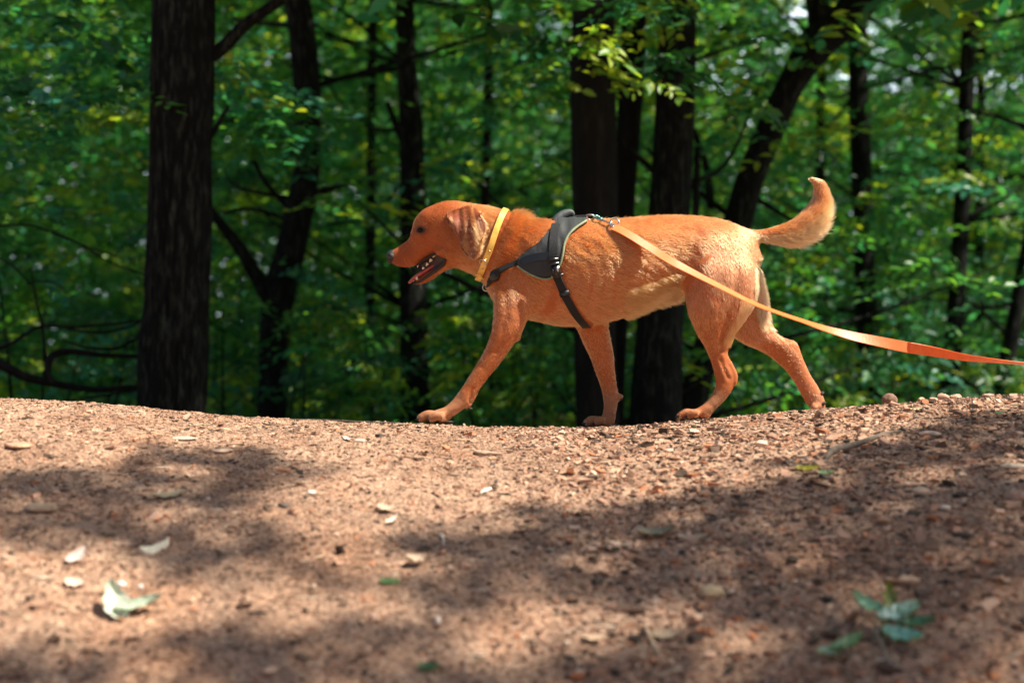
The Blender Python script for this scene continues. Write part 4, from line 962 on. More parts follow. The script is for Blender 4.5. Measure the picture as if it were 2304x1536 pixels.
def S(px, py):
    y = -.1
    for _ in range(4):
        x = (px-1152)*(4+y)/F; c, n_ = colat(x); q_ = PX(c)[:, 1]; k0 = int(np.argmin(q_)); qq = np.maximum.accumulate(q_[k0:])+np.arange(len(q_)-k0)*1e-6
        ph = 0.0 if py < q_[k0] and px > 1252 else np.interp(py, qq, np.arange(k0, len(q_))); 
        i = min(int(ph), len(PH)-2); f = ph-i; p_ = c[i]*(1-f)+c[i+1]*f; nn = n_[i]*(1-f)+n_[i+1]*f; y = p_[1]
    return p_, nn/np.linalg.norm(nn)
def ribbon3(P, Nn, wd, th, name, mat, parent, closed=False, mb=None):
    P = np.array(P, float); Nn = np.array(Nn, float); Nn /= np.linalg.norm(Nn, axis=1)[:, None]; n = len(P)
    T = (np.roll(P, -1, 0)-np.roll(P, 1, 0)) if closed else np.gradient(P, axis=0); T /= np.linalg.norm(T, axis=1)[:, None]
    B = np.cross(Nn, T); B /= np.linalg.norm(B, axis=1)[:, None]; Nn = np.cross(T, B); wd = np.broadcast_to(wd, (n,))[:, None]/2; e = min(th*.4, .001)
    sec = [B*wd, B*(wd-e)+Nn*th/2, -B*(wd-e)+Nn*th/2, -B*wd, -B*(wd-e)-Nn*th/2, B*(wd-e)-Nn*th/2]
    V = np.stack([P+s_ for s_ in sec], 1).reshape(-1, 3); k = 6; q_ = ringfaces(n, k)
    t_ = None
    if closed:
        j = np.arange(k); q_ = np.vstack([q_, np.stack([(n-1)*k+j, (n-1)*k+(j+1) % k, (j+1) % k, j], -1)])
    else: q_ = np.vstack([q_, [[0, 1, 2, 5], [2, 3, 4, 5]], (np.array([[2, 1, 0, 5], [5, 4, 3, 2]])+(n-1)*k)])
    if mb is not None: mb.add(V, q_); return None
    o_ = mesh_np(name, V, q_, mat, parent, False); return o_
def torus(c, axis, r0, r1, name, mat, parent, flat=None, squash=1.0, upv=None):
    axis = np.array(axis, float)/np.linalg.norm(axis); u_ = np.cross(axis, upv if upv is not None else [.3, .2, 1]); u_ /= np.linalg.norm(u_); v_ = np.cross(axis, u_)
    a = np.linspace(0, 2*np.pi, 25)[:-1]; path = np.array(c)+r0*(np.cos(a)[:, None]*u_+squash*np.sin(a)[:, None]*v_)
    n = len(a); ns = 8; b = np.linspace(0, 2*np.pi, ns, endpoint=False); rad = (path-np.array(c)); rad /= np.linalg.norm(rad, axis=1)[:, None]
    V = (path[:, None]+r1*(np.cos(b)[None, :, None]*rad[:, None]+np.sin(b)[None, :, None]*axis)).reshape(-1, 3)
    q_ = ringfaces(n, ns); j = np.arange(ns); q_ = np.vstack([q_, np.stack([(n-1)*ns+j, (n-1)*ns+(j+1) % ns, (j+1) % ns, j], -1)])
    return mesh_np(name, V, q_, mat, parent)
M_WEB = simple('black_webbing', (.007, .009, .011), .6, bump=.6, bscale=900, spec=.35); M_PANEL = simple('grey_panel', (.028, .032, .035), .7, bump=.35, bscale=120, spec=.4, var=.12, vscale=30)
M_PIPE = simple('green_piping', (.20, .24, .14), .6); M_PLAS = simple('black_plastic', (.010, .012, .014), .28, spec=.6); M_METAL = simple('steel', (.62, .62, .62), .25, 1.0, var=.1)
M_YEL = simple('yellow_leather', (.86, .50, .10), .30, bump=.2, bscale=300, coat=.3); M_BRASS = simple('brass', (.75, .50, .16), .25, 1.0); M_TEAL = simple('teal_steel', (.18, .42, .40), .3, .8); M_HAND = simple('handle_fabric', (.045, .055, .062), .55, bump=.5, bscale=500)
# side panels: columns along x, rows over the flank; the rear part runs over the back
def poly_bounds(x):
    Pn_ = np.array(PANEL, float); ys = []
    for i in range(len(Pn_)):
        a, b = Pn_[i], Pn_[(i+1) % len(Pn_)]
        if (a[0]-x)*(b[0]-x) <= 0 and a[0] != b[0]: ys.append(a[1]+(b[1]-a[1])*(x-a[0])/(b[0]-a[0]))
    return min(ys), max(ys)
def mirror(v, s_): v = np.array(v, float).copy(); v[..., 1] *= (1 if s_ < 0 else -1); return v
PXS = np.linspace(1164.5, 1320.5, 66); NR = 26; G0 = np.zeros((66, NR, 3)); G1 = np.zeros((66, NR, 3))
for i, x in enumerate(PXS):
    a, b = poly_bounds(x); a = 470 if x > 1254 else a
    pa, _n = S(x, a); qa = PX(pa)[1]
    for j in range(NR):
        yy = a+(b-a)*j/(NR-1) if a > 470 else qa+(b-qa)*(j/(NR-1))**1.6
        p_, n_ = S(x, yy if not (a == 470 and j == 0) else 400); G0[i, j] = p_; G1[i, j] = n_
hm = MB()
for s_ in (-1, 1):
    wr = .0026*fbm(np.stack([G0[..., 0].ravel()*60, G0[..., 2].ravel()*26, np.zeros(G0[..., 0].size)], -1), 2, 5).reshape(66, NR, 1)
    edge = np.ones((66, NR, 1)); edge[0] = edge[-1] = .35; edge[:, -1] = .35; edge[1] = np.minimum(edge[1], .8); edge[-2] = np.minimum(edge[-2], .8); edge[:, -2] = np.minimum(edge[:, -2], .8)
    o1 = mirror(G0+G1*(.010*edge+wr), s_); o0 = mirror(G0+G1*.001, s_)
    V = np.vstack([o1.reshape(-1, 3), o0.reshape(-1, 3)]); idx = np.arange(66*NR).reshape(66, NR); f = np.stack([idx[:-1, :-1], idx[1:, :-1], idx[1:, 1:], idx[:-1, 1:]], -1).reshape(-1, 4); nn = 66*NR
    Q_ = [f, f[:, ::-1]+nn]
    for e in (idx[0], idx[-1], idx[:, 0], idx[:, -1]): Q_.append(np.stack([e[:-1], e[1:], e[1:]+nn, e[:-1]+nn], -1))
    hm.add(V, np.vstack(Q_))
hz = hm.build('harness', M_PANEL, dog)
for s_ in (-1, 1):
    pp = [S(x, y) for x, y in catmull(np.array([(1243, 625), (1251, 609), (1261, 595), (1267, 573), (1271, 552), (1280, 533), (1298, 517), (1321, 503)], float), 5)]
    m = MB(); m.tube([mirror(p_+n_*.010, s_) for p_, n_ in pp], .0034, 8, 2); m.build('piping', M_PIPE, hz)
    pp = [S(x, y) for x, y in catmull(np.array([(1166, 600), (1182, 611), (1199, 620), (1225, 627), (1242, 625)], float), 5)]
    m = MB(); m.tube([mirror(p_+n_*.009, s_) for p_, n_ in pp], .0026, 8, 2); m.build('piping', M_PIPE, hz)
    def strap(path, wd, off, name, mat, th=.003, par=hz):
        pp = [S(x, y) for x, y in catmull(np.array(path, float), 6)]
        return ribbon3([mirror(p_+n_*off, s_) for p_, n_ in pp], [mirror(n_, s_) for p_, n_ in pp], wd, th, name, mat, par)
    strap([(1251, 512), (1247.5, 530), (1246, 555), (1246, 582)], .024, .0125, 'vertical_strap', M_WEB)
    strap([(1240, 577), (1215, 579), (1192, 584), (1176, 590)], .023, .0115, 'front_strap', M_PLAS)
    gs = strap([(1252, 618), (1259, 634), (1268, 656), (1279, 677), (1293, 701), (1309, 722), (1321, 734)], .0225, .005, 'girth_strap', M_WEB)
    # buckle: slider, male and female halves
    def block(px, py, dx, dy, ln, wd, th, off, name, mat, par):
        p_, n_ = S(px, py); p2, _2 = S(px+dx, py+dy); t_ = p2-p_; t_ /= np.linalg.norm(t_); b_ = np.cross(n_, t_); b_ /= np.linalg.norm(b_); t_ = np.cross(b_, n_)
        bm = bmesh.new(); bmesh.ops.create_cube(bm, size=1); bmesh.ops.bevel(bm, geom=bm.edges[:], offset=.12, segments=2, affect='EDGES')
        V = np.array([v.co[:] for v in bm.verts]); fs = [[v.index for v in f.verts] for f in bm.faces]; bm.free()
        V = p_+n_*off+V[:, :1]*ln*t_+V[:, 1:2]*wd*b_+V[:, 2:]*th*n_; V = mirror(V, s_)
        return mesh_np(name, V, [np.array([f]) for f in fs], mat, par, True)
    buc = block(1253, 609, 3, 14, .034, .025, .010, .014, 'buckle', M_PLAS, hz)
    block(1249, 594, 1, 10, .006, .030, .006, .019, 'buckle_bar', M_PLAS, hz); block(1246.5, 584, 0, 10, .006, .031, .006, .019, 'buckle_bar', M_PLAS, hz)
    block(1259, 620, 4, 10, .008, .030, .007, .014, 'buckle_bar', M_PLAS, hz); block(1257, 605, 3, 10, .016, .005, .008, .018, 'buckle_prong', M_METAL, hz); block(1249, 609, 3, 10, .016, .005, .008, .018, 'buckle_prong', M_PLAS, hz)
    sl = block(1271, 659, 5, 11, .016, .028, .006, .009, 'strap_slider', M_PLAS, hz)
    # breast strap along the shoulder to the chest ring
    pp = []
    for x, y in catmull(np.array(CHEST[3:]+[(1108, 634)], float), 6):
        h, n_ = hitm(x, y, s_); pp.append((h, n_))
    Pp = np.array([a+b*(.006+.006*min(k_/12, 1)) for k_, (a, b) in enumerate(pp)]+[[W(1095, 642, 0)[0], s_*.014, W(1095, 642, 0)[2]]]); Np = np.array([b for a, b in pp]+[[-1, s_*.3, 0]])
    for _ in range(4): Pp[1:-1] = (Pp[:-2]+Pp[2:]+2*Pp[1:-1])/4; Np[1:-1] = (Np[:-2]+Np[2:]+2*Np[1:-1])/4
    ribbon3(Pp, Np, .016, .004, 'breast_strap', M_WEB, hz)
    h, n_ = hitm(1117, 619, s_); m = MB(); m.ellipsoid(h+n_*.007, (.015, .008, .018), rot=roty(R(25)), nu=12, nv=8); m.build('strap_slider', M_PLAS, hz)
# underside and chest joins, handle, top strap and ring
pb = [(S(1321, 734)[0]+S(1321, 734)[1]*.005)*[1, k, 1] for k in (1, .4, -.4, -1)]; ribbon3(pb, [[0, -.3*k, -1] for k in (1, .4, -.4, -1)], .0225, .003, 'belly_join', M_WEB, hz)
torus(W(1094, 646, 0), (.5, 1, 0), .011, .0016, 'chest_ring', M_METAL, hz)
m = MB(); hp = [W(1238, 519, -.030), W(1246, 503, -.026), W(1257, 490, -.018), W(1270, 482, -.012), W(1284, 479, -.010), W(1291, 485, -.010)]
m.tube(hp, [.006, .010, .0125, .0125, .010, .005], 14, 8, bark_disp(.05, 3, 8)); m.build('handle', M_HAND, hz)
tp = []; tn = []
for x in np.linspace(1288, 1330, 9): c_, n__ = colat((x-1152)*4/F); tp.append(c_[0]+[0, 0, .011]); tn.append([0, 0, 1])
ribbon3(tp, tn, .022, .005, 'top_strap', M_WEB, hz)
zt = tp[-1][2]
torus(W(1330, 489, -.022), (.25, .65, 1), .0145, .0023, 'lead_ring', M_METAL, hz, squash=.8)

# ---------------------------------------------------------------- collar
cc = W(1111, 541, 0); uu = W(1141, 467, 0)-W(1080, 617, 0); uu /= np.linalg.norm(uu); P_ = []; N_ = []
for a in np.linspace(0, 2*np.pi, 73)[:-1]:
    d = uu*math.cos(a)+np.array([0, -1, 0])*math.sin(a); o_ = cc+d*.3; h, n_, _, _ = bvh.ray_cast(Vector(o_.tolist()), Vector((-d).tolist())); P_.append(np.array(h)); N_.append(d)
P_ = np.array(P_); N_ = np.array(N_); rr_ = np.linalg.norm(P_-cc, axis=1)
for _ in range(4): rr_ = (np.roll(rr_, 1)+np.roll(rr_, -1)+2*rr_)/4
bow = np.cross(uu, [0, 1, 0]); bow = bow/np.linalg.norm(bow)
P_ = cc+N_*(rr_+.008)[:, None]+bow*(.003*np.sin(np.linspace(0, 2*np.pi, 72, endpoint=False)*2))[:, None]
cl = ribbon3(P_, N_, .0175, .0035, 'collar', M_YEL, dog, closed=True)
def on_collar(t_, off=.009):  # t_ angle from the top towards the near side
    k = int(t_/(2*np.pi)*72) % 72; return P_[k]+N_[k]*off, N_[k]
for a in (118, 132, 146):
    p_, n_ = on_collar(R(a), .0025); m = MB(); m.ellipsoid(p_, (.0032, .0032, .0032), nu=10, nv=8); m.build('stud', M_BRASS, cl)
p_, n_ = on_collar(R(138), .004); torus(p_-bow*.004 if bow[0] > 0 else p_+bow*.004, n_, .0105, .0013, 'tag_ring', M_METAL, cl)
p_, n_ = on_collar(R(160), .003)
torus(p_, n_, .012, .0016, 'collar_buckle', M_BRASS, cl); 
# ---------------------------------------------------------------- leash
M_LEASH = simple('orange_webbing', (.93, .17, .040), .36, bump=.3, bscale=700, var=.08); 
LE = [ # px, py, visible width px, world y
 (1381, 510, 17, -.050), (1400, 519, 17.5, -.085), (1426, 534, 18, -.115), (1473, 564, 18, -.150), (1510, 587, 18, -.175), (1534, 600, 17, -.185), (1580, 624, 14.5, -.195), (1627, 648, 12.5, -.20), (1693, 681, 10.5, -.20), (1750, 703, 9, -.20), (1806, 722, 10, -.20), (1856, 739, 14, -.20), (1919, 756, 20.5, -.20), (1981, 769, 23.5, -.20),
 (2040, 781, 24.5, -.20), (2100, 791, 21.5, -.20), (2169, 804, 15, -.20), (2231, 811, 9, -.20), (2304, 818, 4.5, -.20), (2420, 826, 6, -.22), (2560, 826, 14, -.25)]
LE = [(a, b, w_, min(y, (hitm(a, b)[0][1] if a < 1700 and ray_px(a, b)[0] is not None else 9)-(.014 if a < 1480 else .022))) for a, b, w_, y in LE]
le = catmull(np.array(LE, float), 8); P_ = np.array([W(a, b, y) for a, b, w_, y in le]); T = np.gradient(P_, axis=0); T /= np.linalg.norm(T, axis=1)[:, None]
perp = np.cross(T, [0, 1, 0]); perp /= np.linalg.norm(perp, axis=1)[:, None]; perp[perp[:, 2] < 0] *= -1
WD = .0300; vis = np.clip(le[:, 2]*(le[:, 3]+4)/F/WD, .05, .995); sgn = np.ones(len(le))
ang = np.arccos(vis); sg = np.where(le[:, 0] < 1800, -1., -1.); sg = np.where(le[:, 0] > 2040, 1., sg)
Yax = np.array([0, 1., 0]); Bv = perp*np.cos(ang)[:, None]-Yax*(np.sin(ang)*sg)[:, None]; Nn = np.cross(T, Bv); Nn[Nn[:, 1] > 0] *= -1
le_o = empty('leash', P_[0]); tag(le_o, 'flat orange webbing leash running from the harness to the right edge', 'leash')
ribbon3(P_, Nn, WD, .0022, 'webbing', M_LEASH, le_o)
def above(px, py, off):
    h, n_ = ray_px(px, py)
    if h is None: p_, n_ = S(px, py); return W(px, py, p_[1]-.004)
    return h+n_*off
m = MB(); m.tube([above(1334, 490, .009), above(1341, 485, .009), above(1352, 490, .010), above(1356, 498, .010), above(1348, 501, .010), above(1339, 497, .010), above(1335, 492, .009)], .0024, 8, 5); snap = m.build('snap_hook', M_TEAL, le_o)
m = MB(); m.tube([above(1348, 500, .010), above(1358, 504, .010), above(1369, 507, .010), above(1376, 508, .010)], [.0034, .0028, .0026, .0036], 8, 4); m.build('hook_shank', M_METAL, snap)
torus(above(1382, 508, .012), (.15, 1, -.4), .0120, .0021, 'swivel_ring', M_METAL, le_o, squash=.8)
m = MB(); m.tube([above(1372, 508, .012), above(1374, 514, .012), above(1380, 518, .012)], .0028, 8, 4); m.build('swivel', M_METAL, le_o)

# ================================================================== things lying on the mound
M_CRUMB = attr_mat('soil_crumb', .95, .5, 300, .002)
def lumps(n, area, smin, smax, cols, seed, flat=.6, pw=2.2):
    """irregular low-poly crumbs (8-vertex hulls) scattered over the ground, one array"""
    r = np.random.default_rng(seed); x = r.uniform(area[0], area[1], n); y = r.uniform(area[2], area[3], n)
    z = ground(x, y); s_ = smin+(smax-smin)*r.random(n)**pw
    base = np.array([[-1, -1, -1], [1, -1, -1], [1, 1, -1], [-1, 1, -1], [-1, -1, 1], [1, -1, 1], [1, 1, 1], [-1, 1, 1]], float)*.5
    Vv = base[None]*(1+r.uniform(-.45, .35, (n, 8, 3))); a = r.uniform(0, 2*np.pi, n); ca_, sa = np.cos(a), np.sin(a)
    Vv = Vv*s_[:, None, None]*np.stack([r.uniform(.7, 1.7, n), np.ones(n), flat*r.uniform(.5, 1.2, n)], -1)[:, None, :]
    tl = r.normal(0, .35, n); X_ = Vv[..., 0]*np.cos(tl)[:, None]-Vv[..., 2]*np.sin(tl)[:, None]; Z_ = Vv[..., 0]*np.sin(tl)[:, None]+Vv[..., 2]*np.cos(tl)[:, None]
    V = np.stack([X_*ca_[:, None]-Vv[..., 1]*sa[:, None], X_*sa[:, None]+Vv[..., 1]*ca_[:, None], Z_], -1)
    V[..., 0] += x[:, None]; V[..., 1] += y[:, None]; V[..., 2] += (z+s_*flat*.18)[:, None]
    q_ = np.array([[0, 3, 2, 1], [4, 5, 6, 7], [0, 1, 5, 4], [1, 2, 6, 5], [2, 3, 7, 6], [3, 0, 4, 7]])
    Q_ = (np.arange(n)[:, None, None]*8+q_[None]).reshape(-1, 4); cols = np.array(cols); C = cols[r.integers(0, len(cols), n)]*r.uniform(.7, 1.3, (n, 1))
    return V.reshape(-1, 3), Q_, np.repeat(C, 8, axis=0)
SOILC = [(.32, .185, .12), (.27, .15, .095), (.40, .25, .17), (.16, .10, .07), (.52, .37, .27), (.38, .22, .15), (.06, .045, .035), (.38, .22, .15), (.42, .25, .17), (.09, .06, .042), (.48, .31, .22), (.38, .16, .08)]
m = MB()
for a in ((52000, (-1.75, 1.75, -2.1, .0), .0018, .0078, SOILC, 1, .55, 2.8), (900, (-1.7, 1.7, -2.1, -.25), .007, .020, SOILC, 2, .45), (16000, (.0, 1.75, -2.1, -.1), .003, .009, SOILC, 6, .55, 1.6), (2400, (.1, 1.7, -2.0, -.25), .008, .022, SOILC, 3, .5)):
    V, q_, C = lumps(*a); m.add(V, q_, c=C)
crumbs = m.build('soil_crumbs', M_CRUMB, None, False); tag(crumbs, 'loose reddish crumbs and small grit covering the mound', 'grit', kind='stuff')
m = MB(); WOODC = [(.50, .36, .24), (.62, .50, .38), (.30, .20, .13), (.14, .09, .06), (.06, .045, .035), (.42, .27, .17)]
V, q_, C = lumps(2600, (-1.7, 1.7, -2.1, -.2), .002, .004, WOODC, 4, .6); V = V.reshape(-1, 8, 3); c_ = V.mean(1, keepdims=True); r = np.random.default_rng(9)
a = r.uniform(0, np.pi, len(V)); ax = np.stack([np.cos(a), np.sin(a)*.6, np.zeros(len(V))], -1); dv = V-c_; al = (dv*ax[:, None]).sum(-1, keepdims=True); V = c_+dv+ax[:, None]*al*r.uniform(3, 11, (len(V), 1, 1)); V[..., 2] += .0015
m.add(V.reshape(-1, 3), q_, c=C)
lit = m.build('wood_chips', M_CRUMB, None, False); tag(lit, 'tiny splinters and bits of bark strewn over the bare soil', 'litter', kind='stuff')

def gframe(p, e=.03):
    x, y = p[0], p[1]; dx = (ground_base(x+e, y)-ground_base(x-e, y))/(2*e); dy = (ground_base(x, y+e)-ground_base(x, y-e))/(2*e)
    n_ = np.array([-float(dx), -float(dy), 1]); return n_/np.linalg.norm(n_)
def stone(px, py, wpx, hpx, c, label, name='stone', cat='stone', seed=0, rough=.25, sink=.3, group=None):
    p = on_ground(px, py+hpx*.35); s_ = (4+p[1])/F; m = MB(); n_ = MB()
    rx, rz = wpx/2*s_, hpx/2*s_; m.ellipsoid((0, 0, 0), (rx, rx*.75, rz), rot=rotz(seed), nu=22, nv=14, rough=rough, seed=seed)
    V = m.V[0]; V[:, 2] = np.round(V[:, 2]/(rz*.35))*(rz*.35)*.3+V[:, 2]*.7
    m.V[0] = V+p+[0, 0, rz*(1-2*sink)]; o = m.build(name, simple(name, c, .9, bump=.8, bscale=150, var=.25, vscale=90), None); return tag(o, label, cat, group)
stone(2001, 901, 33, 27, (.20, .115, .08), 'round brown stone sitting alone on the crest right of the dog', seed=3, sink=.1)
for k, (px, py, w_, h_, lab) in enumerate([(2072, 893, 22, 12, 'small pale clod at the left end of the crumbly row on the crest'), (2100, 889, 20, 11, 'second pale clod from the left in the crumbly row on the crest'), (2122, 884, 26, 18, 'tallest pinkish clod in the crumbly row on the crest'), (2150, 886, 30, 16, 'wide pinkish clod at the right end of the crumbly row on the crest')]):
    stone(px, py, w_, h_, (.46, .28, .20), lab, 'clod', 'clod', seed=20+k, rough=.45, sink=.25, group='clods in a row on the crest')
stone(2222, 886, 26, 10, (.40, .26, .19), 'flat pale clod on the crest near the right edge', 'clod', 'clod', 31, .4)
stone(2285, 1112, 58, 30, (.42, .26, .18), 'large tan stone at the right edge in the shade', seed=5, rough=.3)
stone(2280, 1048, 56, 16, (.60, .47, .34), 'long pale flat stone at the right edge above the tan one', seed=6)
stone(2072, 1102, 42, 20, (.52, .37, .26), 'pale lumpy stone in the shade left of the large tan stone', seed=7, rough=.4)
stone(2126, 1140, 30, 14, (.62, .50, .40), 'small whitish stone just below the pale lumpy one', seed=8, rough=.4)
stone(2092, 974, 50, 14, (.50, .36, .27), 'flat pinkish stone right of the long stick', seed=9, rough=.2)
stone(1602, 1327, 62, 30, (.42, .31, .19), 'flat ochre stone in the lower right foreground', seed=10, rough=.2)
stone(1735, 980, 26, 16, (.34, .19, .13), 'small brown stone below the rear paws', seed=12)
stone(1505, 1012, 22, 9, (.58, .40, .30), 'little pink stone on sunlit soil below the far front paw', seed=13)
stone(985, 1393, 18, 22, (.72, .62, .54), 'small white pebble low in the middle foreground', seed=14)
stone(273, 1312, 24, 13, (.78, .74, .70), 'bright white pebble above the pale leaf pair', seed=15)
stone(316, 1318, 12, 12, (.72, .64, .58), 'tiny white pebble right of the bright one above the pale leaves', seed=16)
stone(701, 1106, 26, 10, (.78, .66, .56), 'white flake of stone at the edge of the left shadow', seed=17)
stone(640, 1134, 30, 12, (.10, .08, .07), 'dark clod lying in the tip of the left shadow', 'clod', 'clod', 18, .4)
stone(92, 1140, 80, 22, (.34, .24, .16), 'flat tan stone in the shade at the left edge', seed=19, rough=.25)
stone(1860, 1345, 36, 16, (.04, .03, .025), 'dark brown clod in the shade above the green sprig', 'clod', 'clod', 21, .35)
stone(2045, 1302, 46, 20, (.46, .30, .20), 'tan clod in the shade right of the dark one', 'clod', 'clod', 22, .35)
stone(500, 1012, 50, 11, (.55, .38, .28), 'flat pink stone with a dark edge below the thick tree', seed=23)
stone(40, 1000, 80, 14, (.44, .25, .16), 'broad low orange clod at the left edge of the crest', 'clod', 'clod', 24, .3)
stone(410, 985, 64, 8, (.62, .46, .34), 'long pale flat stone just under the crest at the left', seed=25, rough=.2)
stone(810, 990, 30, 8, (.60, .42, .32), 'little flat stone below the dog\'s shadow on the crest', seed=26)
# stick, twigs and chips
def stick(P, c, label, name='stick', cat='stick', seed=0, lift=.3, group=None):
    pts = []; rr = []
    for px, py, w_ in P:
        p = on_ground(px, py); r_ = w_/2*(4+p[1])/F; pts.append([p[0], p[1], float(ground(p[0:1], p[1:2], False)[0])+r_*.8+.001]); rr.append(r_)
    m = MB(); m.tube(pts, rr, 9, 8, bark_disp(.15, 12, seed)); o = m.build(name, simple(name, c, .85, bump=.5, bscale=300, var=.35, vscale=70), None); return tag(o, label, cat, group)
stick([(1856, 1034, 9), (1872, 1022, 16), (1900, 1012, 15), (1935, 1002, 13), (1965, 990, 10), (1995, 980, 7), (2028, 973, 4)], (.11, .085, .065), 'long crooked grey stick lying on the slope below the hind paws', seed=1)
stick([(1732, 1048, 4), (1756, 1044, 9), (1785, 1040, 5)], (.14, .12, .10), 'short dark stick left of the long crooked one', seed=2)
stick([(1452, 1412, 6), (1464, 1440, 11), (1484, 1476, 8)], (.52, .37, .24), 'tan splinter of wood pointing down in the lower foreground', seed=3)
stick([(1450, 1450, 4), (1446, 1480, 5), (1432, 1510, 4)], (.52, .42, .30), 'thin curved pale twig left of the tan splinter', 'twig', 'twig', seed=4)
stick([(1480, 1524, 5), (1520, 1510, 8), (1556, 1500, 6)], (.52, .40, .27), 'pale stick near the bottom edge right of the curved twig', seed=5)
stick([(1296, 1484, 4), (1302, 1508, 5), (1304, 1534, 4)], (.40, .30, .22), 'short upright twig at the bottom edge below the middle', 'twig', 'twig', seed=6)
stick([(1050, 1485, 3), (1045, 1510, 4), (1046, 1532, 3)], (.36, .28, .21), 'faint curved twig at the bottom edge left of the middle', 'twig', 'twig', seed=7)
stick([(1068, 1018, 5), (1075, 1024, 9), (1100, 1025, 8), (1128, 1022, 5)], (.42, .28, .20), 'flat chip of wood with a dark edge below the reaching paw', 'wood_chip', 'wood chip', 8)
stick([(1080, 1112, 4), (1092, 1107, 9), (1104, 1102, 5)], (.82, .70, .60), 'bright white splinter in the sunny middle of the slope', 'wood_chip', 'wood chip', 9)
stick([(1005, 1068, 3), (1030, 1070, 5), (1065, 1068, 3)], (.26, .16, .11), 'slim brown twig on the sunny soil above the white splinter', 'twig', 'twig', 10)
stick([(140, 1150, 3), (200, 1165, 4), (250, 1182, 3)], (.30, .20, .14), 'thin straw-like twig in the left shadow', 'twig', 'twig', 11)
stick([(180, 1182, 3), (215, 1192, 4), (262, 1204, 3)], (.42, .30, .20), 'straw-like twig just above the sunny left patch', 'twig', 'twig', 12)
stick([(990, 1200, 3), (996, 1212, 7), (998, 1226, 3)], (.55, .48, .42), 'tiny pale upright splinter in the centre of the slope', 'wood_chip', 'wood chip', 13)
stick([(640, 945, 3), (700, 944, 5), (760, 946, 6), (830, 950, 5), (900, 951, 4)], (.05, .04, .03), 'thin dark strip laid as cast shadow along the crest left of the reaching paw', 'twig', 'twig', 14)  # dark strip standing in for the dog's shadow on the crest
stick([(2260, 1490, 4), (2285, 1472, 6), (2304, 1462, 5)], (.34, .27, .20), 'grey twig in the bottom right corner', 'twig', 'twig', 15)
# single leaves
def leaf_obj(px, py, ang, ln, wd, c, label=None, lift=.004, curl=.25, tilt=0, parent=None, name='leaf', p=None, dirv=None, nrm=None, cup=.2, mat=None):
    if p is None: p = on_ground(px, py)
    n_ = gframe(p) if nrm is None else np.array(nrm, float); n_ /= np.linalg.norm(n_)
    if dirv is None: dirv = np.array([math.cos(R(ang)), math.sin(R(ang)), 0.])
    a = np.array(dirv, float)-n_*np.dot(dirv, n_)+n_*math.tan(R(tilt)); a /= np.linalg.norm(a); b = np.cross(n_, a); b /= np.linalg.norm(b); n2 = np.cross(a, b)
    nu, nv_ = 12, 9; V = []
    for i in range(nu):
        t_ = i/(nu-1); w_ = wd/2*(math.sin(math.pi*t_**.8)**.75)*(1+(.30 if mat is M_SPRIG else .12)*math.sin(t_*23)); w_ = max(w_, .0004)
        for j in range(nv_):
            u_ = (j/(nv_-1)-.5)*2; z = lift+curl*ln*(t_-.5)**2+cup*wd*u_*u_*.5-.0006*abs(u_ < .01)+.0012*math.sin(t_*20+abs(u_)*5)
            V.append(p+a*(t_-.5)*ln+b*u_*w_+n2*z)
    V = np.array(V); idx = np.arange(nu*nv_).reshape(nu, nv_); q_ = np.stack([idx[:-1, :-1], idx[1:, :-1], idx[1:, 1:], idx[:-1, 1:]], -1).reshape(-1, 4)
    cc_ = np.tile(np.array(c), (len(V), 1))*(1+.25*fbm(V*90, 2, 3))[:, None]; vein = np.zeros((nu, nv_)); vein[:, nv_//2] = 1; cc_ = np.clip(cc_*(1+.35*vein.ravel()[:, None]), 0, 1)
    o = mesh_np(name, V, q_, M_LEAF if mat is None else mat, parent, True, cc_)
    if label: tag(o, label, 'leaf')
    return o
M_SPRIG = leaf_mat('sprig_leaf', .12, .35, .7)
M_DRY = attr_mat('dry_leaf', .7, .3, 200, .001)
leaf_obj(258, 1368, 118, .082, .040, (.50, .55, .44), 'pale crumpled leaf of a pair in the lower left, the upright one', lift=.012, curl=.5, tilt=28, cup=.5, mat=M_DRY)
leaf_obj(315, 1374, 18, .078, .030, (.34, .41, .31), 'pale green leaf of a pair in the lower left, the long flat one', lift=.010, curl=.3, tilt=10, cup=.5, mat=M_DRY)
leaf_obj(286, 1366, 60, .035, .025, (.62, .50, .38), 'small cream leaf wedged between the pale pair', lift=.010, curl=.4, tilt=25, mat=M_DRY)
leaf_obj(350, 1236, 35, .055, .032, (.72, .66, .50), 'cream curled dry leaf in the upper left of the slope', lift=.008, curl=.6, cup=-.6, tilt=8, mat=M_DRY)
leaf_obj(878, 1312, 0, .038, .018, (.10, .22, .10), 'small flat green leaf alone in the centre left', lift=.004, curl=.2)
leaf_obj(1818, 1058, -12, .050, .026, (.24, .26, .03), 'yellow-green leaf below the long stick', lift=.005, curl=.3)
leaf_obj(1860, 1067, -25, .032, .017, (.16, .30, .20), 'small bluish-green leaf beside the yellow-green one', lift=.005, curl=.3, tilt=8)
leaf_obj(2250, 931, -20, .020, .012, (.10, .26, .17), 'tiny green leaf just under the crest at the far right', lift=.004)
leaf_obj(2062, 924, 5, .030, .014, (.48, .44, .26), 'small yellowish leaf under the crest right of the round stone', lift=.004, mat=M_DRY)
leaf_obj(965, 1505, 10, .036, .020, (.06, .14, .07), 'dark green leaf at the bottom edge', lift=.005)
leaf_obj(885, 1174, 40, .030, .014, (.74, .62, .50), 'whitish dry leaf standing up in the sunny centre', lift=.006, curl=.5, tilt=20, mat=M_DRY)
leaf_obj(872, 1150, -12, .045, .022, (.50, .36, .26), 'tan dry leaf just above the whitish one', lift=.005, curl=.5, mat=M_DRY)
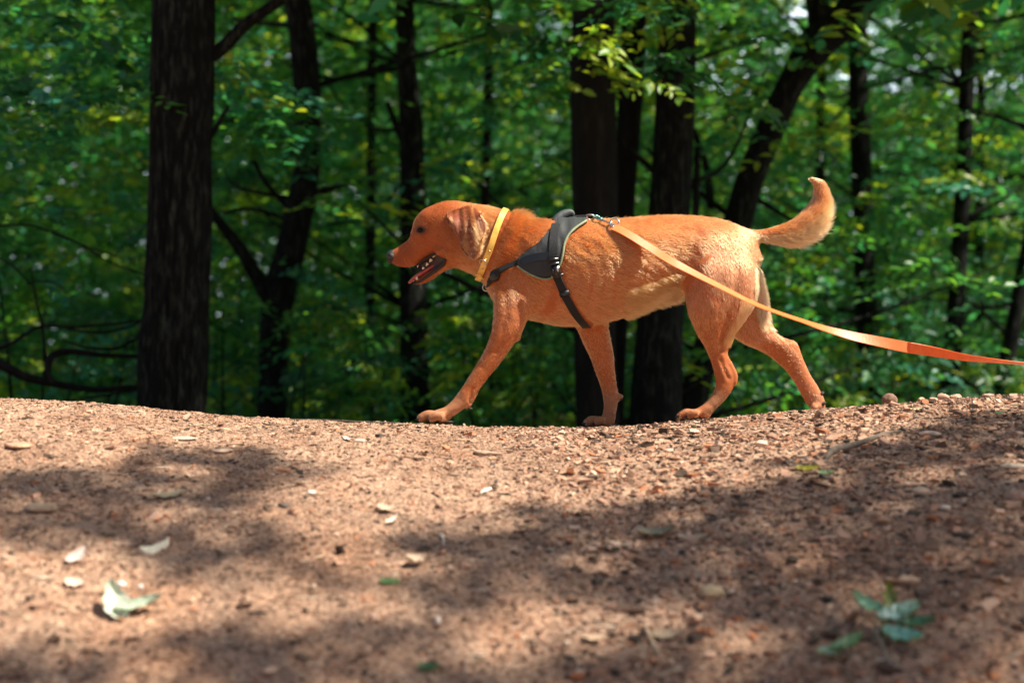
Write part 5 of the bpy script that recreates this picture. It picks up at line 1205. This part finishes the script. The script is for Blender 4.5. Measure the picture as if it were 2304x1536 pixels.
leaf_obj(940, 1270, 20, .045, .026, (.48, .36, .26), 'curled tan dry leaf in the middle of the slope', lift=.007, curl=.6, cup=.6, mat=M_DRY)
leaf_obj(175, 1258, 70, .050, .030, (.46, .36, .32), 'greyish-pink dry leaf at the left', lift=.006, curl=.4, tilt=12, mat=M_DRY)
leaf_obj(380, 1120, 35, .075, .028, (.40, .32, .20), 'long tan dry leaf inside the left shadow', lift=.005, curl=.4, mat=M_DRY)
leaf_obj(170, 1318, -15, .040, .026, (.60, .44, .34), 'pinkish dry leaf left of the white pebbles', lift=.005, curl=.4, mat=M_DRY)
leaf_obj(785, 992, -30, .034, .016, (.66, .52, .42), 'pale dry leaf just below the crest left of the dog', lift=.005, curl=.5, mat=M_DRY)
leaf_obj(1475, 1208, 8, .070, .030, (.26, .24, .16), 'torn grey-green leaf in the shade right of the centre', lift=.005, curl=.4, cup=.5, mat=M_DRY)
leaf_obj(1560, 1215, 0, .060, .024, (.44, .33, .22), 'tan dry leaf right of the torn grey-green one', lift=.005, curl=.4, mat=M_DRY)
leaf_obj(1500, 1435, 5, .05, .026, (.42, .31, .20), 'flat tan dry leaf beside the top of the splinter', lift=.005, mat=M_DRY)
leaf_obj(1340, 1440, 0, .045, .022, (.48, .33, .22), 'flat tan dry leaf low between the middle twigs', lift=.005, mat=M_DRY)
# fallen oak-like sprig, lower right
sp = on_ground(1985, 1440); root = empty('leafy_sprig', sp); tag(root, 'fallen sprig with several lobed green leaves in the lower right corner', 'sprig')
def G(px, py, up): q_ = on_ground(px, py); return q_+[0, 0, up]
m = MB(); m.tube([G(1966, 1428, .022), G(1980, 1460, .014), G(2000, 1492, .006), G(2020, 1512, .004)], [.0018, .0022, .0022, .0015], 8, 6)
m.tube([G(1975, 1446, .016), G(1935, 1440, .016), G(1925, 1462, .012)], [.0014, .0012, .001], 8, 6); m.tube([G(1972, 1440, .02), G(2010, 1432, .022)], [.0014, .0012], 8, 6); m.tube([G(1925, 1470, .006), G(1908, 1500, .004), G(1912, 1530, .003)], [.0012, .0014, .001], 8, 6); m.build('stem', simple('sprig_stem', (.26, .22, .16), .8), root)
for (px, py, ang, ln, wd, up, tl, c, cu) in [(1950, 1404, 128, .060, .030, .030, 12, (.18, .36, .22), .5), (2002, 1388, 86, .062, .022, .030, 45, (.14, .17, .02), .3), (2020, 1420, 20, .070, .036, .026, 8, (.34, .50, .42), .4),
        (2062, 1432, -5, .060, .028, .020, 5, (.04, .14, .05), .3), (2030, 1455, -25, .062, .036, .014, 0, (.20, .44, .32), .4), (2045, 1405, 30, .045, .028, .024, 0, (.18, .36, .26), .3), (1905, 1470, 205, .060, .026, .014, -6, (.14, .26, .10), .4), (1868, 1482, 195, .045, .026, .010, 0, (.30, .42, .30), .5)]:
    leaf_obj(px, py, ang, ln, wd, c, None, lift=0, curl=cu, tilt=tl, parent=root, p=on_ground(px, py)+[0, 0, up], cup=.5, mat=M_SPRIG)
